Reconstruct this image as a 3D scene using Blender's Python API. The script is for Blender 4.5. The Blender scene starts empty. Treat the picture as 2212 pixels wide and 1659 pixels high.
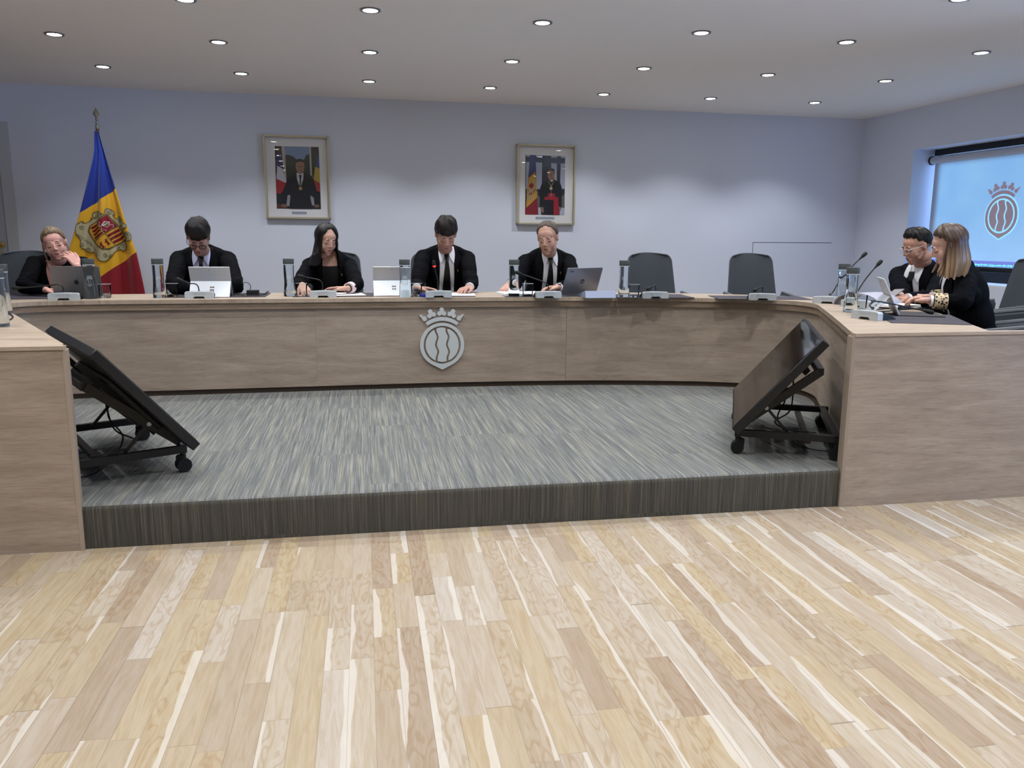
import bpy, bmesh, math, random
import numpy as np
from mathutils import Vector, Matrix, noise
from mathutils.bvhtree import BVHTree
from mathutils.geometry import tessellate_polygon
random.seed(7)
PI = math.pi
COL = bpy.context.scene.collection
V = Vector

# ------------------------------------------------------------------ camera solve
F, CX, CY, EYE = 1745.0, 1106.0, 829.5, 1.13
ax_y = V((785-CX, 508-CY, F)).normalized()
nrm = ax_y.cross(V((1, .007, 0))).normalized()
if nrm.y < 0: nrm = -nrm
ax_z = -nrm
ax_x = ax_y.cross(ax_z)
R3 = Matrix((ax_x, ax_y, ax_z))
def ray(px, py): return R3 @ V((px-CX, py-CY, F))
def Pz(px, py, z):
    r = ray(px, py); t = (z-EYE)/r.z
    return V((r.x*t, r.y*t, z))
def Py(px, py, y):
    r = ray(px, py); t = y/r.y
    return V((r.x*t, y, EYE+r.z*t))
def Pd(px, py, d):
    r = ray(px, py)*(d/F)
    return V((r.x, r.y, EYE+r.z))
def Ppl(px, py, p0, n):
    r = ray(px, py); t = (V(p0)-V((0, 0, EYE))).dot(n)/r.dot(n)
    return V((r.x*t, r.y*t, EYE+r.z*t))

ZT, ZP, ZC = .745, .165, 2.31       # table top, platform, ceiling

# ------------------------------------------------------------------ materials
def lin(c):
    return tuple(((v/255.)/12.92 if v/255. <= .04045 else ((v/255.+.055)/1.055)**2.4) for v in c)+(1,)
MATS = {}
def mat(name, rgb=(200, 200, 200), rough=.5, metal=0, spec=.5, emit=None, es=0, trans=0, ior=1.45, sheen=0, noise_amt=0, noise_scale=20, bump=0, alpha=1):
    if name in MATS: return MATS[name]
    m = bpy.data.materials.new(name); m.use_nodes = True
    nt = m.node_tree; b = nt.nodes['Principled BSDF']
    b.inputs['Base Color'].default_value = lin(rgb)
    b.inputs['Roughness'].default_value = rough
    b.inputs['Metallic'].default_value = metal
    b.inputs['Specular IOR Level'].default_value = spec
    b.inputs['Transmission Weight'].default_value = trans
    b.inputs['IOR'].default_value = ior
    b.inputs['Alpha'].default_value = alpha
    if sheen:
        b.inputs['Sheen Weight'].default_value = sheen
    if emit:
        b.inputs['Emission Color'].default_value = lin(emit); b.inputs['Emission Strength'].default_value = es
    if noise_amt or bump:
        tc = nt.nodes.new('ShaderNodeTexCoord'); n = nt.nodes.new('ShaderNodeTexNoise')
        n.inputs['Scale'].default_value = noise_scale; n.inputs['Detail'].default_value = 4
        nt.links.new(tc.outputs['Object'], n.inputs['Vector'])
        if noise_amt:
            mx = nt.nodes.new('ShaderNodeMix'); mx.data_type = 'RGBA'
            c = lin(rgb)
            mx.inputs[6].default_value = tuple(v*(1-noise_amt) for v in c[:3])+(1,)
            mx.inputs[7].default_value = tuple(min(1, v*(1+noise_amt)) for v in c[:3])+(1,)
            nt.links.new(n.outputs['Fac'], mx.inputs[0]); nt.links.new(mx.outputs[2], b.inputs['Base Color'])
        if bump:
            bp = nt.nodes.new('ShaderNodeBump'); bp.inputs['Strength'].default_value = bump; bp.inputs['Distance'].default_value = .002
            nt.links.new(n.outputs['Fac'], bp.inputs['Height']); nt.links.new(bp.outputs[0], b.inputs['Normal'])
    MATS[name] = m
    return m

class NB:
    """small node builder"""
    def __init__(s, name):
        s.m = bpy.data.materials.new(name); s.m.use_nodes = True; s.nt = s.m.node_tree
        s.b = s.nt.nodes['Principled BSDF']; MATS[name] = s.m
    def n(s, t, **kw):
        nd = s.nt.nodes.new(t)
        for k, v in kw.items(): setattr(nd, k, v)
        return nd
    def put(s, sock, v):
        if hasattr(v, 'links') or isinstance(v, bpy.types.NodeSocket): s.nt.links.new(v, sock)
        else: sock.default_value = v
    def math(s, op, a, b=None, c=None):
        nd = s.n('ShaderNodeMath', operation=op)
        s.put(nd.inputs[0], a)
        if b is not None: s.put(nd.inputs[1], b)
        if c is not None: s.put(nd.inputs[2], c)
        return nd.outputs[0]
    def comb(s, x, y, z=0.):
        nd = s.n('ShaderNodeCombineXYZ'); s.put(nd.inputs[0], x); s.put(nd.inputs[1], y); s.put(nd.inputs[2], z); return nd.outputs[0]
    def noise(s, vec, scale=1., detail=3., rough=.5, dist=0.):
        nd = s.n('ShaderNodeTexNoise'); s.put(nd.inputs['Vector'], vec)
        nd.inputs['Scale'].default_value = scale; nd.inputs['Detail'].default_value = detail
        nd.inputs['Roughness'].default_value = rough; nd.inputs['Distortion'].default_value = dist
        return nd.outputs['Fac']
    def wn(s, vec):
        nd = s.n('ShaderNodeTexWhiteNoise', noise_dimensions='3D'); s.put(nd.inputs['Vector'], vec); return nd.outputs['Value']
    def ramp(s, fac, stops, interp='LINEAR'):
        nd = s.n('ShaderNodeValToRGB'); s.put(nd.inputs[0], fac); cr = nd.color_ramp; cr.interpolation = interp
        while len(cr.elements) < len(stops): cr.elements.new(.5)
        for e, (p, c) in zip(cr.elements, stops): e.position = p; e.color = lin(c)
        return nd.outputs[0]
    def mix(s, f, a, b, mode='MIX'):
        nd = s.n('ShaderNodeMix', data_type='RGBA', blend_type=mode)
        s.put(nd.inputs[0], f); s.put(nd.inputs[6], a); s.put(nd.inputs[7], b); return nd.outputs[2]
    def sstep(s, v, a, b):
        nd = s.n('ShaderNodeMapRange', interpolation_type='SMOOTHSTEP')
        s.put(nd.inputs[0], v); nd.inputs[1].default_value = a; nd.inputs[2].default_value = b; return nd.outputs[0]
    def bump(s, h, st=.3, d=.002):
        nd = s.n('ShaderNodeBump'); nd.inputs['Strength'].default_value = st; nd.inputs['Distance'].default_value = d
        s.put(nd.inputs['Height'], h); s.nt.links.new(nd.outputs[0], s.b.inputs['Normal'])

def make_floor_mat():
    k = NB('oak_strip_floor')
    g = k.n('ShaderNodeNewGeometry'); sp = k.n('ShaderNodeSeparateXYZ'); k.nt.links.new(g.outputs['Position'], sp.inputs[0])
    x, y = sp.outputs[0], sp.outputs[1]
    W = .066
    cx = k.math('DIVIDE', x, W); ci = k.math('FLOOR', cx); cf = k.math('FRACT', cx)
    r1 = k.wn(k.comb(ci, 3.3, 0)); r2 = k.wn(k.comb(ci, 9.1, 2))
    L = k.math('ADD', .34, k.math('MULTIPLY', r2, .34))
    yy = k.math('ADD', k.math('DIVIDE', y, L), k.math('MULTIPLY', r1, 17.))
    # irregular board lengths: warp the running coordinate
    wob = k.math('MULTIPLY', k.math('SINE', k.math('ADD', k.math('MULTIPLY', yy, 2.1), k.math('MULTIPLY', r1, 40.))), .33)
    yy = k.math('ADD', yy, wob)
    pi_ = k.math('FLOOR', yy); pf = k.math('FRACT', yy)
    idv = k.comb(ci, pi_, 1.7)
    a = k.wn(idv); b2 = k.wn(k.comb(ci, pi_, 8.2)); c3 = k.wn(k.comb(ci, pi_, 21.)); d4 = k.wn(k.comb(ci, pi_, 33.))
    base = k.ramp(a, [(0, (166, 147, 126)), (.2, (172, 157, 139)), (.4, (184, 168, 140)), (.55, (182, 166, 140)), (.7, (181, 168, 152)), (.85, (185, 173, 154)), (1, (190, 181, 170))])
    gv = k.comb(k.math('ADD', k.math('MULTIPLY', x, 55.), k.math('MULTIPLY', a, 60.)), k.math('ADD', k.math('MULTIPLY', y, 5.), k.math('MULTIPLY', b2, 40.)), 0.)
    gr = k.noise(gv, 1., 5, .6, 1.2)
    fine = k.noise(k.comb(k.math('MULTIPLY', x, 420.), k.math('MULTIPLY', y, 14.), a), 1., 2, .6)
    col = k.mix(k.sstep(gr, .35, .7), base, k.mix(1., base, (0.88, .82, .73, 1), 'MULTIPLY'))
    col = k.mix(k.math('MULTIPLY', k.sstep(fine, .5, .8), .35), col, k.mix(1., col, (.72, .64, .54, 1), 'MULTIPLY'))
    # rings / cathedral figure on some boards
    wv = k.math('SINE', k.math('MULTIPLY', k.noise(k.comb(k.math('MULTIPLY', x, 16.), k.math('MULTIPLY', y, 4.), k.math('MULTIPLY', a, 30.)), 1., 2), 60.))
    col = k.mix(k.math('MULTIPLY', k.math('MULTIPLY', k.sstep(wv, .2, 1.), k.math('GREATER_THAN', c3, .45)), .5), col, k.mix(1., col, (.78, .66, .5, 1), 'MULTIPLY'))
    # pale sapwood edges
    edge = k.math('ABSOLUTE', k.math('SUBTRACT', cf, k.math('GREATER_THAN', b2, .5)))
    sapw = k.noise(k.comb(k.math('MULTIPLY', ci, 7.), k.math('MULTIPLY', y, 1.7), k.math('MULTIPLY', c3, 20.)), 1., 3, .6)
    thr = k.math('MULTIPLY', k.math('SUBTRACT', sapw, .36), k.math('MULTIPLY', k.math('GREATER_THAN', d4, .55), 1.3))
    sap = k.sstep(k.math('SUBTRACT', thr, edge), 0., .03)
    col = k.mix(k.math('MULTIPLY', sap, .6), col, lin((214, 208, 198)))
    # joints
    jx = k.math('SUBTRACT', .5, k.math('ABSOLUTE', k.math('SUBTRACT', cf, .5)))
    jy = k.math('MULTIPLY', k.math('SUBTRACT', .5, k.math('ABSOLUTE', k.math('SUBTRACT', pf, .5))), L)
    j = k.math('MAXIMUM', k.math('LESS_THAN', k.math('MULTIPLY', jx, W), .0008), k.math('LESS_THAN', jy, .0009))
    jm = k.math('MULTIPLY', j, k.math('ADD', .25, k.math('MULTIPLY', r2, .5)))
    col = k.mix(jm, col, lin((105, 88, 72)))
    col = k.mix(1., col, (.75, .755, .76, 1), 'MULTIPLY')
    k.put(k.b.inputs['Base Color'], col)
    k.b.inputs['Roughness'].default_value = .48
    k.b.inputs['Specular IOR Level'].default_value = .35
    return k.m

def make_wood(name, c0, c1, c2, rough=.5, sx=2.6, sy=42.):
    """UV in metres: u along the grain"""
    k = NB(name)
    uv = k.n('ShaderNodeUVMap'); sp = k.n('ShaderNodeSeparateXYZ'); k.nt.links.new(uv.outputs[0], sp.inputs[0])
    u, v = sp.outputs[0], sp.outputs[1]
    big = k.noise(k.comb(k.math('MULTIPLY', u, sx), k.math('MULTIPLY', v, sy*.33), 0.), 1., 4, .6, .6)
    fine = k.noise(k.comb(k.math('MULTIPLY', u, sx*7), k.math('MULTIPLY', v, sy*5), 3.), 1., 4, .65)
    ln = k.noise(k.comb(k.math('MULTIPLY', u, 7.), k.math('MULTIPLY', v, 210.), 11.), 1., 3, .6)
    col_l = k.sstep(ln, .5, .66)
    kn = k.noise(k.comb(k.math('MULTIPLY', u, 5.), k.math('MULTIPLY', v, 26.), 7.), 1., 3, .6, 2.)
    col = k.ramp(big, [(.25, c0), (.5, c1), (.75, c2)])
    col = k.mix(k.math('MULTIPLY', k.sstep(fine, .42, .75), .6), col, k.mix(1., col, (.72, .68, .64, 1), 'MULTIPLY'))
    col = k.mix(k.math('MULTIPLY', col_l, .5), col, k.mix(1., col, (.70, .66, .62, 1), 'MULTIPLY'))
    col = k.mix(k.math('MULTIPLY', k.sstep(kn, .66, .74), .4), col, k.mix(1., col, (.62, .56, .52, 1), 'MULTIPLY'))
    k.put(k.b.inputs['Base Color'], col); k.b.inputs['Roughness'].default_value = rough
    k.b.inputs['Specular IOR Level'].default_value = .35
    k.bump(fine, .15, .001)
    return k.m

def make_carpet(name='striated_carpet', riser=False):
    k = NB(name)
    uv = k.n('ShaderNodeUVMap'); sp = k.n('ShaderNodeSeparateXYZ'); k.nt.links.new(uv.outputs[0], sp.inputs[0])
    u, v = sp.outputs[0], sp.outputs[1]       # u across, v along the streaks
    W, L = .25, 1.0
    cu = k.math('DIVIDE', u, W); ci = k.math('FLOOR', cu)
    off = k.math('MULTIPLY', k.wn(k.comb(ci, 0., 5.)), 1.)
    pi_ = k.math('FLOOR', k.math('ADD', k.math('DIVIDE', v, L), off))
    rr = k.wn(k.comb(ci, pi_, 2.))
    st = k.noise(k.comb(k.math('MULTIPLY', u, 420. if riser else 260.), k.math('ADD', k.math('MULTIPLY', v, 3.0), k.math('MULTIPLY', rr, 50.)), rr), 1., 3, .6)
    st2 = k.noise(k.comb(k.math('MULTIPLY', u, 110. if riser else 60.), k.math('ADD', k.math('MULTIPLY', v, 1.6), k.math('MULTIPLY', rr, 30.)), 4.), 1., 3, .6)
    tuft = k.noise(k.comb(k.math('MULTIPLY', u, 330.), k.math('MULTIPLY', v, 170.), 0.), 1., 1, .5)
    col = k.ramp(st2, [(.3, (126, 129, 130)), (.48, (147, 149, 148)), (.6, (160, 160, 152)), (.75, (176, 174, 162))])
    col = k.mix(k.sstep(st, .47, .62), k.mix(1., col, (.60, .61, .63, 1), 'MULTIPLY'), col)
    col = k.mix(k.math('MULTIPLY', tuft, .45), col, k.mix(1., col, (.45, .45, .45, 1), 'MULTIPLY'))
    col = k.mix(k.math('MULTIPLY', rr, .2), col, k.mix(1., col, (.8, .82, .8, 1), 'MULTIPLY'))
    col = k.mix(1., col, (.80, .80, .79, 1), 'MULTIPLY')
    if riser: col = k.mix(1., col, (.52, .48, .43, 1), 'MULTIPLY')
    k.put(k.b.inputs['Base Color'], col); k.b.inputs['Roughness'].default_value = .95; k.b.inputs['Specular IOR Level'].default_value = .1
    k.bump(tuft, .5, .002)
    return k.m

def make_hair(name, c0, c1, fu=90., fv=2.5, rough=.38):
    k = NB(name)
    uv = k.n('ShaderNodeUVMap'); sp = k.n('ShaderNodeSeparateXYZ'); k.nt.links.new(uv.outputs[0], sp.inputs[0])
    s = k.noise(k.comb(k.math('MULTIPLY', sp.outputs[0], fu), k.math('MULTIPLY', sp.outputs[1], fv), 0.), 1., 4, .6, .3)
    k.put(k.b.inputs['Base Color'], k.ramp(s, [(.35, c0), (.65, c1)]))
    k.b.inputs['Roughness'].default_value = rough; k.b.inputs['Specular IOR Level'].default_value = .35
    k.bump(s, .9, .006)
    return k.m

def make_pane(name, tint=(1, 1, 1, 1), ior=1.45):
    m = bpy.data.materials.new(name); m.use_nodes = True; nt = m.node_tree; nt.nodes.clear()
    o = nt.nodes.new('ShaderNodeOutputMaterial'); t = nt.nodes.new('ShaderNodeBsdfTransparent'); g = nt.nodes.new('ShaderNodeBsdfGlossy')
    t.inputs[0].default_value = tint; g.inputs['Roughness'].default_value = .01
    fr = nt.nodes.new('ShaderNodeFresnel'); fr.inputs[0].default_value = ior
    mx = nt.nodes.new('ShaderNodeMixShader'); nt.links.new(fr.outputs[0], mx.inputs[0]); nt.links.new(t.outputs[0], mx.inputs[1]); nt.links.new(g.outputs[0], mx.inputs[2])
    nt.links.new(mx.outputs[0], o.inputs[0]); MATS[name] = m
    return m

M_floor = make_floor_mat()
M_wood = make_wood('grey_oak_laminate', (146, 132, 120), (162, 148, 134), (176, 162, 148), sy=60.)
M_top = make_wood('lit_oak_top', (158, 142, 124), (176, 160, 142), (188, 172, 154), .42)  # same oak as the panels, lightened in colour as a lit top surface
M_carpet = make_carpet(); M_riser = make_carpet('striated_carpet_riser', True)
M_wall = mat('white_wall_paint', (215, 223, 240), .85, bump=.05, noise_scale=250)
M_ceil = mat('white_ceiling_paint', (240, 238, 236), .9)
M_black = mat('black_metal', (16, 17, 20), .42)
M_plast = mat('black_plastic', (22, 23, 25), .5)
M_rubber = mat('black_rubber', (12, 12, 13), .7)
M_suit = mat('black_wool', (7, 8, 13), .9, spec=.1, noise_amt=.25, noise_scale=90, bump=.25)
M_lapel = mat('black_wool_lapel', (10, 11, 16), .85, spec=.12)
M_navy = mat('navy_wool', (9, 12, 20), .9, spec=.1, noise_amt=.25, noise_scale=90, bump=.25)
M_trous = mat('black_trousers', (14, 14, 16), .9)
M_tie = mat('black_tie_silk', (6, 6, 8), .45)
M_shirt = mat('white_shirt', (226, 228, 236), .8)
M_shirtb = mat('pale_blue_shirt', (196, 200, 230), .8)
M_gold = mat('brass', (196, 170, 110), .3, metal=1)
M_silver = mat('brushed_silver', (176, 180, 182), .42, metal=.6)
M_emb = mat('brushed_steel_plate', (196, 202, 203), .45, metal=.1)
M_alu = mat('laptop_aluminium', (138, 138, 142), .4, metal=.7)
M_alud = mat('dark_aluminium', (70, 72, 76), .4, metal=.6)
M_surf = mat('pale_tablet_back', (196, 200, 206), .4, metal=.3)
M_unit = mat('silver_unit_plastic', (186, 194, 200), .45, metal=.15)
M_letter = mat('unit_lettering', (160, 168, 176), .5)
M_cap = mat('grey_cap', (74, 80, 82), .6)
M_chair = mat('grey_chair_fabric', (74, 79, 86), .9, spec=.2, noise_amt=.08, noise_scale=300)
M_chairp = mat('grey_chair_piping', (92, 96, 102), .7)
M_pad = mat('dark_leather_pad', (58, 55, 64), .55)
M_paper = mat('white_paper', (232, 234, 238), .8)
M_glass = mat('clear_glass', (245, 250, 250), .02, trans=1, ior=1.47)
M_water = mat('water_filled_glass', (232, 242, 246), .01, trans=1, ior=1.33)
M_etch = mat('etched_line', (206, 216, 222), .6)
M_pane = make_pane('picture_glass')
M_wpane = make_pane('window_glass'); M_tumb = make_pane('tumbler_glass', (.97, .985, .99, 1), 1.16)
M_screen = mat('dark_glossy_screen', (7, 8, 10), .06, spec=.6)
M_brassf = mat('champagne_frame_metal', (196, 188, 160), .35, metal=.5)
M_cable = mat('black_cable', (12, 13, 16), .5)
M_blue = mat('blue_plastic', (36, 50, 170), .4)
M_lamp = mat('lamp_glow', (255, 255, 255), .5, emit=(255, 250, 240), es=30)
M_ring = mat('lamp_trim', (120, 122, 126), .4, metal=.5)
M_phone = mat('phone_case', (150, 145, 150), .35, metal=.3)

# ------------------------------------------------------------------ mesh builder
class MB:
    def __init__(s): s.v = []; s.f = []; s.m = []; s.uv = {}; s.cur = 0
    def add(s, vs, fs, uvs=None):
        o = len(s.v); s.v += [V(p) for p in vs]
        for i, f in enumerate(fs):
            if uvs is not None: s.uv[len(s.f)] = [uvs[j] for j in f]
            s.f.append([o+j for j in f]); s.m.append(s.cur)
        return s
    def box(s, c, sz, rot=None, taper=None):
        hx, hy, hz = sz[0]/2, sz[1]/2, sz[2]/2; c = V(c)
        vs = [V((x*hx, y*hy, z*hz)) for z in (-1, 1) for y in (-1, 1) for x in (-1, 1)]
        if taper:
            for p in vs:
                if p.z > 0: p.x *= taper[0]; p.y *= taper[1]
        if rot is not None: vs = [rot @ p for p in vs]
        return s.add([c+p for p in vs], [(0, 2, 3, 1), (4, 5, 7, 6), (0, 1, 5, 4), (2, 6, 7, 3), (0, 4, 6, 2), (1, 3, 7, 5)])
    def bar(s, a, b, w, h=None, up=(0, 0, 1)):
        a, b = V(a), V(b); h = h or w; d = (b-a); L = d.length; d.normalize(); u = V(up)
        if abs(d.dot(u)) > .99: u = V((1, 0, 0))
        r = d.cross(u).normalized(); u = r.cross(d)
        return s.box((a+b)/2, (L, w, h), Matrix((d, r, u)).transposed())
    def tube(s, pts, r, n=10, caps=True):
        pts = [V(p) for p in pts]; k = len(pts); rr = r if isinstance(r, (list, tuple)) else [r]*k
        o = len(s.v); vs = []; up = V((0, 0, 1))
        t0 = (pts[1]-pts[0]).normalized()
        if abs(t0.dot(up)) > .9: up = V((1, 0, 0))
        a = t0.cross(up).normalized()
        for i, p in enumerate(pts):
            t = (pts[min(i+1, k-1)]-pts[max(i-1, 0)]).normalized()
            a = (a-t*a.dot(t)).normalized(); b = t.cross(a)
            for j in range(n):
                an = 2*PI*j/n; vs.append(p+(a*math.cos(an)+b*math.sin(an))*rr[i])
        fs = [(i*n+j, i*n+(j+1) % n, (i+1)*n+(j+1) % n, (i+1)*n+j) for i in range(k-1) for j in range(n)]
        if caps: fs += [tuple(range(n))[::-1], tuple((k-1)*n+j for j in range(n))]
        return s.add(vs, fs)
    def lathe(s, prof, c=(0, 0, 0), n=28, sq=0, rot=None):
        c = V(c); vs = []; k = len(prof)
        for r, z in prof:
            for j in range(n):
                an = 2*PI*j/n; x, y = math.cos(an), math.sin(an)
                if sq: 
                    e = 2/(2+sq*4); x = math.copysign(abs(x)**e, x); y = math.copysign(abs(y)**e, y)
                p = V((x*max(r, 1e-5), y*max(r, 1e-5), z))
                vs.append(c+(rot @ p if rot is not None else p))
        fs = [(i*n+j, i*n+(j+1) % n, (i+1)*n+(j+1) % n, (i+1)*n+j) for i in range(k-1) for j in range(n)]
        fs += [tuple(range(n))[::-1], tuple((k-1)*n+j for j in range(n))]
        return s.add(vs, fs)
    def ell(s, c, r, rot=None, n=20, k=12):
        c = V(c); vs = []; rx, ry, rz = r if isinstance(r, (list, tuple)) else (r, r, r)
        vs.append(V((0, 0, -rz)))
        for i in range(1, k):
            la = -PI/2+PI*i/k
            for j in range(n):
                an = 2*PI*j/n; vs.append(V((rx*math.cos(la)*math.cos(an), ry*math.cos(la)*math.sin(an), rz*math.sin(la))))
        vs.append(V((0, 0, rz))); T = len(vs)-1
        fs = [(0, 1+(j+1) % n, 1+j) for j in range(n)]
        for i in range(k-2): fs += [(1+i*n+j, 1+i*n+(j+1) % n, 1+(i+1)*n+(j+1) % n, 1+(i+1)*n+j) for j in range(n)]
        fs += [(1+(k-2)*n+j, 1+(k-2)*n+(j+1) % n, T) for j in range(n)]
        if rot is not None: vs = [rot @ p for p in vs]
        return s.add([c+p for p in vs], fs)
    def cap(s, a, ra, b, rb, n=14):
        a, b = V(a), V(b); s.ell(a, ra, n=n, k=8); s.ell(b, rb, n=n, k=8)
        return s.tube([a, b], [ra, rb], n)
    def prism(s, poly, mp, t0, t1, uv=False):
        """poly: 2D outline; mp(x,y,t)->3D"""
        n = len(poly); A = [mp(x, y, t0) for x, y in poly]; B = [mp(x, y, t1) for x, y in poly]
        tri = tessellate_polygon([[V((x, y, 0)) for x, y in poly]])
        fs = [tuple(n+i for i in t) for t in tri]+[tuple(reversed(t)) for t in tri]+[(i, (i+1) % n, n+(i+1) % n, n+i) for i in range(n)]
        return s.add(A+B, fs, [(x, y) for x, y in poly]*2 if uv else None)
    def ring(s, outer, inner, mp, t0, t1):
        n = len(outer); vs = [mp(x, y, t0) for x, y in outer]+[mp(x, y, t0) for x, y in inner]+[mp(x, y, t1) for x, y in outer]+[mp(x, y, t1) for x, y in inner]
        fs = []
        for i in range(n):
            j = (i+1) % n
            fs += [(i, j, n+j, n+i), (2*n+i, 3*n+i, 3*n+j, 2*n+j), (i, 2*n+i, 2*n+j, j), (n+i, n+j, 3*n+j, 3*n+i)]
        return s.add(vs, fs)
    def xf(s, M):
        s.v = [M @ p for p in s.v]; return s
    def build(s, name, mats, parent=None, origin=None, smooth=True, bevel=0, fix=True, angle=40):
        me = bpy.data.meshes.new(name); o0 = V(origin) if origin is not None else V((0, 0, 0))
        me.from_pydata([tuple(p-o0) for p in s.v], [], s.f)
        if s.uv:
            ul = me.uv_layers.new(name='UVMap')
            for p in me.polygons:
                if p.index in s.uv:
                    for li, c in zip(p.loop_indices, s.uv[p.index]): ul.data[li].uv = c
        mats = mats if isinstance(mats, (list, tuple)) else [mats]
        for m in mats: me.materials.append(m)
        for p, mi in zip(me.polygons, s.m): p.material_index = mi
        if fix:
            bm = bmesh.new(); bm.from_mesh(me); bmesh.ops.recalc_face_normals(bm, faces=bm.faces); bm.to_mesh(me); bm.free()
        for p in me.polygons: p.use_smooth = smooth
        if smooth:
            try: me.set_sharp_from_angle(angle=math.radians(angle))
            except Exception: pass
        o = bpy.data.objects.new(name, me); COL.objects.link(o)
        if parent is not None: o.parent = parent
        elif origin is not None: o.location = o0
        if bevel:
            b = o.modifiers.new('bevel', 'BEVEL'); b.width = bevel; b.segments = 2; b.limit_method = 'ANGLE'; b.angle_limit = math.radians(50)
        return o

def thing(name, label, cat, loc=(0, 0, 0), rz=0., group=None):
    o = bpy.data.objects.new(name, None); COL.objects.link(o); o.location = loc; o.rotation_euler = (0, 0, rz)
    o.empty_display_size = .05
    o['label'] = label; o['category'] = cat
    if group: o['group'] = group
    return o
def tag(o, label, cat, group=None):
    o['label'] = label; o['category'] = cat
    if group: o['group'] = group
    return o
def struct(o): o['kind'] = 'structure'; return o
def dup(root, loc, rz=None, label=None, group=None):
    r = root.copy(); COL.objects.link(r); r.location = loc
    if rz is not None: r.rotation_euler = (0, 0, rz)
    if label: r['label'] = label
    if group: r['group'] = group
    for ch in list(root.children):
        c = ch.copy(); COL.objects.link(c); c.parent = r
        for g in list(ch.children):
            d = g.copy(); COL.objects.link(d); d.parent = c
    return r
def text_mb(txt, size, mp, t0=0., t1=.0005, bold=0):
    """returns an MB of lettering mapped by mp(x,y,t); centred"""
    cu = bpy.data.curves.new('t', 'FONT'); cu.body = txt; cu.size = size; cu.align_x = 'CENTER'; cu.align_y = 'CENTER'; cu.offset = bold; cu.resolution_u = 3
    o = bpy.data.objects.new('t', cu); COL.objects.link(o); bpy.context.view_layer.update()
    me = bpy.data.meshes.new_from_object(o.evaluated_get(bpy.context.evaluated_depsgraph_get()))
    bpy.data.objects.remove(o); bpy.data.curves.remove(cu)
    b = MB(); b.add([mp(v.co.x, v.co.y, t1) for v in me.vertices], [tuple(p.vertices) for p in me.polygons])
    bpy.data.meshes.remove(me)
    return b
def catmull(pts, n=8, closed=False):
    pts = [V(p) for p in pts]; out = []; k = len(pts)
    for i in range(k if closed else k-1):
        p0 = pts[(i-1) % k] if closed else pts[max(i-1, 0)]; p1 = pts[i]; p2 = pts[(i+1) % k]
        p3 = pts[(i+2) % k] if closed else pts[min(i+2, k-1)]
        for j in range(n):
            t = j/n
            out.append(.5*((2*p1)+(-p0+p2)*t+(2*p0-5*p1+4*p2-p3)*t*t+(-p0+3*p1-3*p2+p3)*t**3))
    if not closed: out.append(pts[-1])
    return out
def circ(cx, cy, r, n=28, a0=0, a1=2*PI, ry=None):
    ry = ry or r
    return [(cx+r*math.cos(a0+(a1-a0)*i/n), cy+ry*math.sin(a0+(a1-a0)*i/n)) for i in range(n)]

# ------------------------------------------------------------------ room shell
TH = .033
C0 = V((4.985, 7.69, 0))                       # back right corner
U = V((-1, -TH, 0)).normalized()               # along the back wall, to the left
W_ = V((TH, -1, 0)).normalized()               # along the right wall, to the camera
NBK = V((TH, -1, 0)).normalized()              # back wall normal into room
NRT = V((-1, -TH, 0)).normalized()
RW, RL = 9.6, 12.2
c_br = C0; c_bl = C0+U*RW; c_fr = C0+W_*RL; c_fl = c_bl+W_*RL
def slab(name, quad, z0, z1, m):
    b = MB(); n = len(quad)
    b.add([V((p[0], p[1], z0)) for p in quad]+[V((p[0], p[1], z1)) for p in quad], [tuple(range(n))[::-1], tuple(range(n, 2*n))]+[(i, (i+1) % n, n+(i+1) % n, n+i) for i in range(n)])
    return struct(b.build(name, m, smooth=False))
fl = slab('floor', [c_bl-U*-.0, c_br, c_fr, c_fl], -.1, 0, M_floor)
ce = slab('ceiling', [c_bl, c_br, c_fr, c_fl], ZC, ZC+.12, M_ceil)
slab('wall_back', [c_bl+U*.2, c_br-U*.6, c_br-U*.6-W_*.15, c_bl+U*.2-W_*.15], 0, ZC+.1, M_wall)
slab('wall_left', [c_bl, c_bl+U*.15, c_fl+U*.15, c_fl], 0, ZC+.1, M_wall)
slab('wall_front', [c_fl+U*.15, c_fr-U*.15, c_fr-U*.15+W_*.15, c_fl+U*.15+W_*.15], 0, ZC+.1, M_wall)
# right wall with a deep window opening
OY0, OY1, OZ0, OZ1, DEP = .765, 3.1, .75, 1.94, .30      # distance along wall from corner, heights, recess depth
OUT = -NRT
def rwp(s, z, k): p = C0+W_*s+OUT*k; return V((p.x, p.y, z))
b = MB()
def rbox(b, s0, s1, z0, z1, k0, k1):
    vs = [rwp(s, z, k) for z in (z0, z1) for k in (k0, k1) for s in (s0, s1)]
    b.add(vs, [(0, 2, 3, 1), (4, 5, 7, 6), (0, 1, 5, 4), (2, 6, 7, 3), (0, 4, 6, 2), (1, 3, 7, 5)])
rbox(b, 0, OY0, 0, ZC+.1, 0, .45); rbox(b, OY1, 4.4, 0, ZC+.1, 0, .45)
rbox(b, OY0, OY1, 0, OZ0, 0, .45); rbox(b, OY0, OY1, OZ1, ZC+.1, 0, .45)
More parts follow.
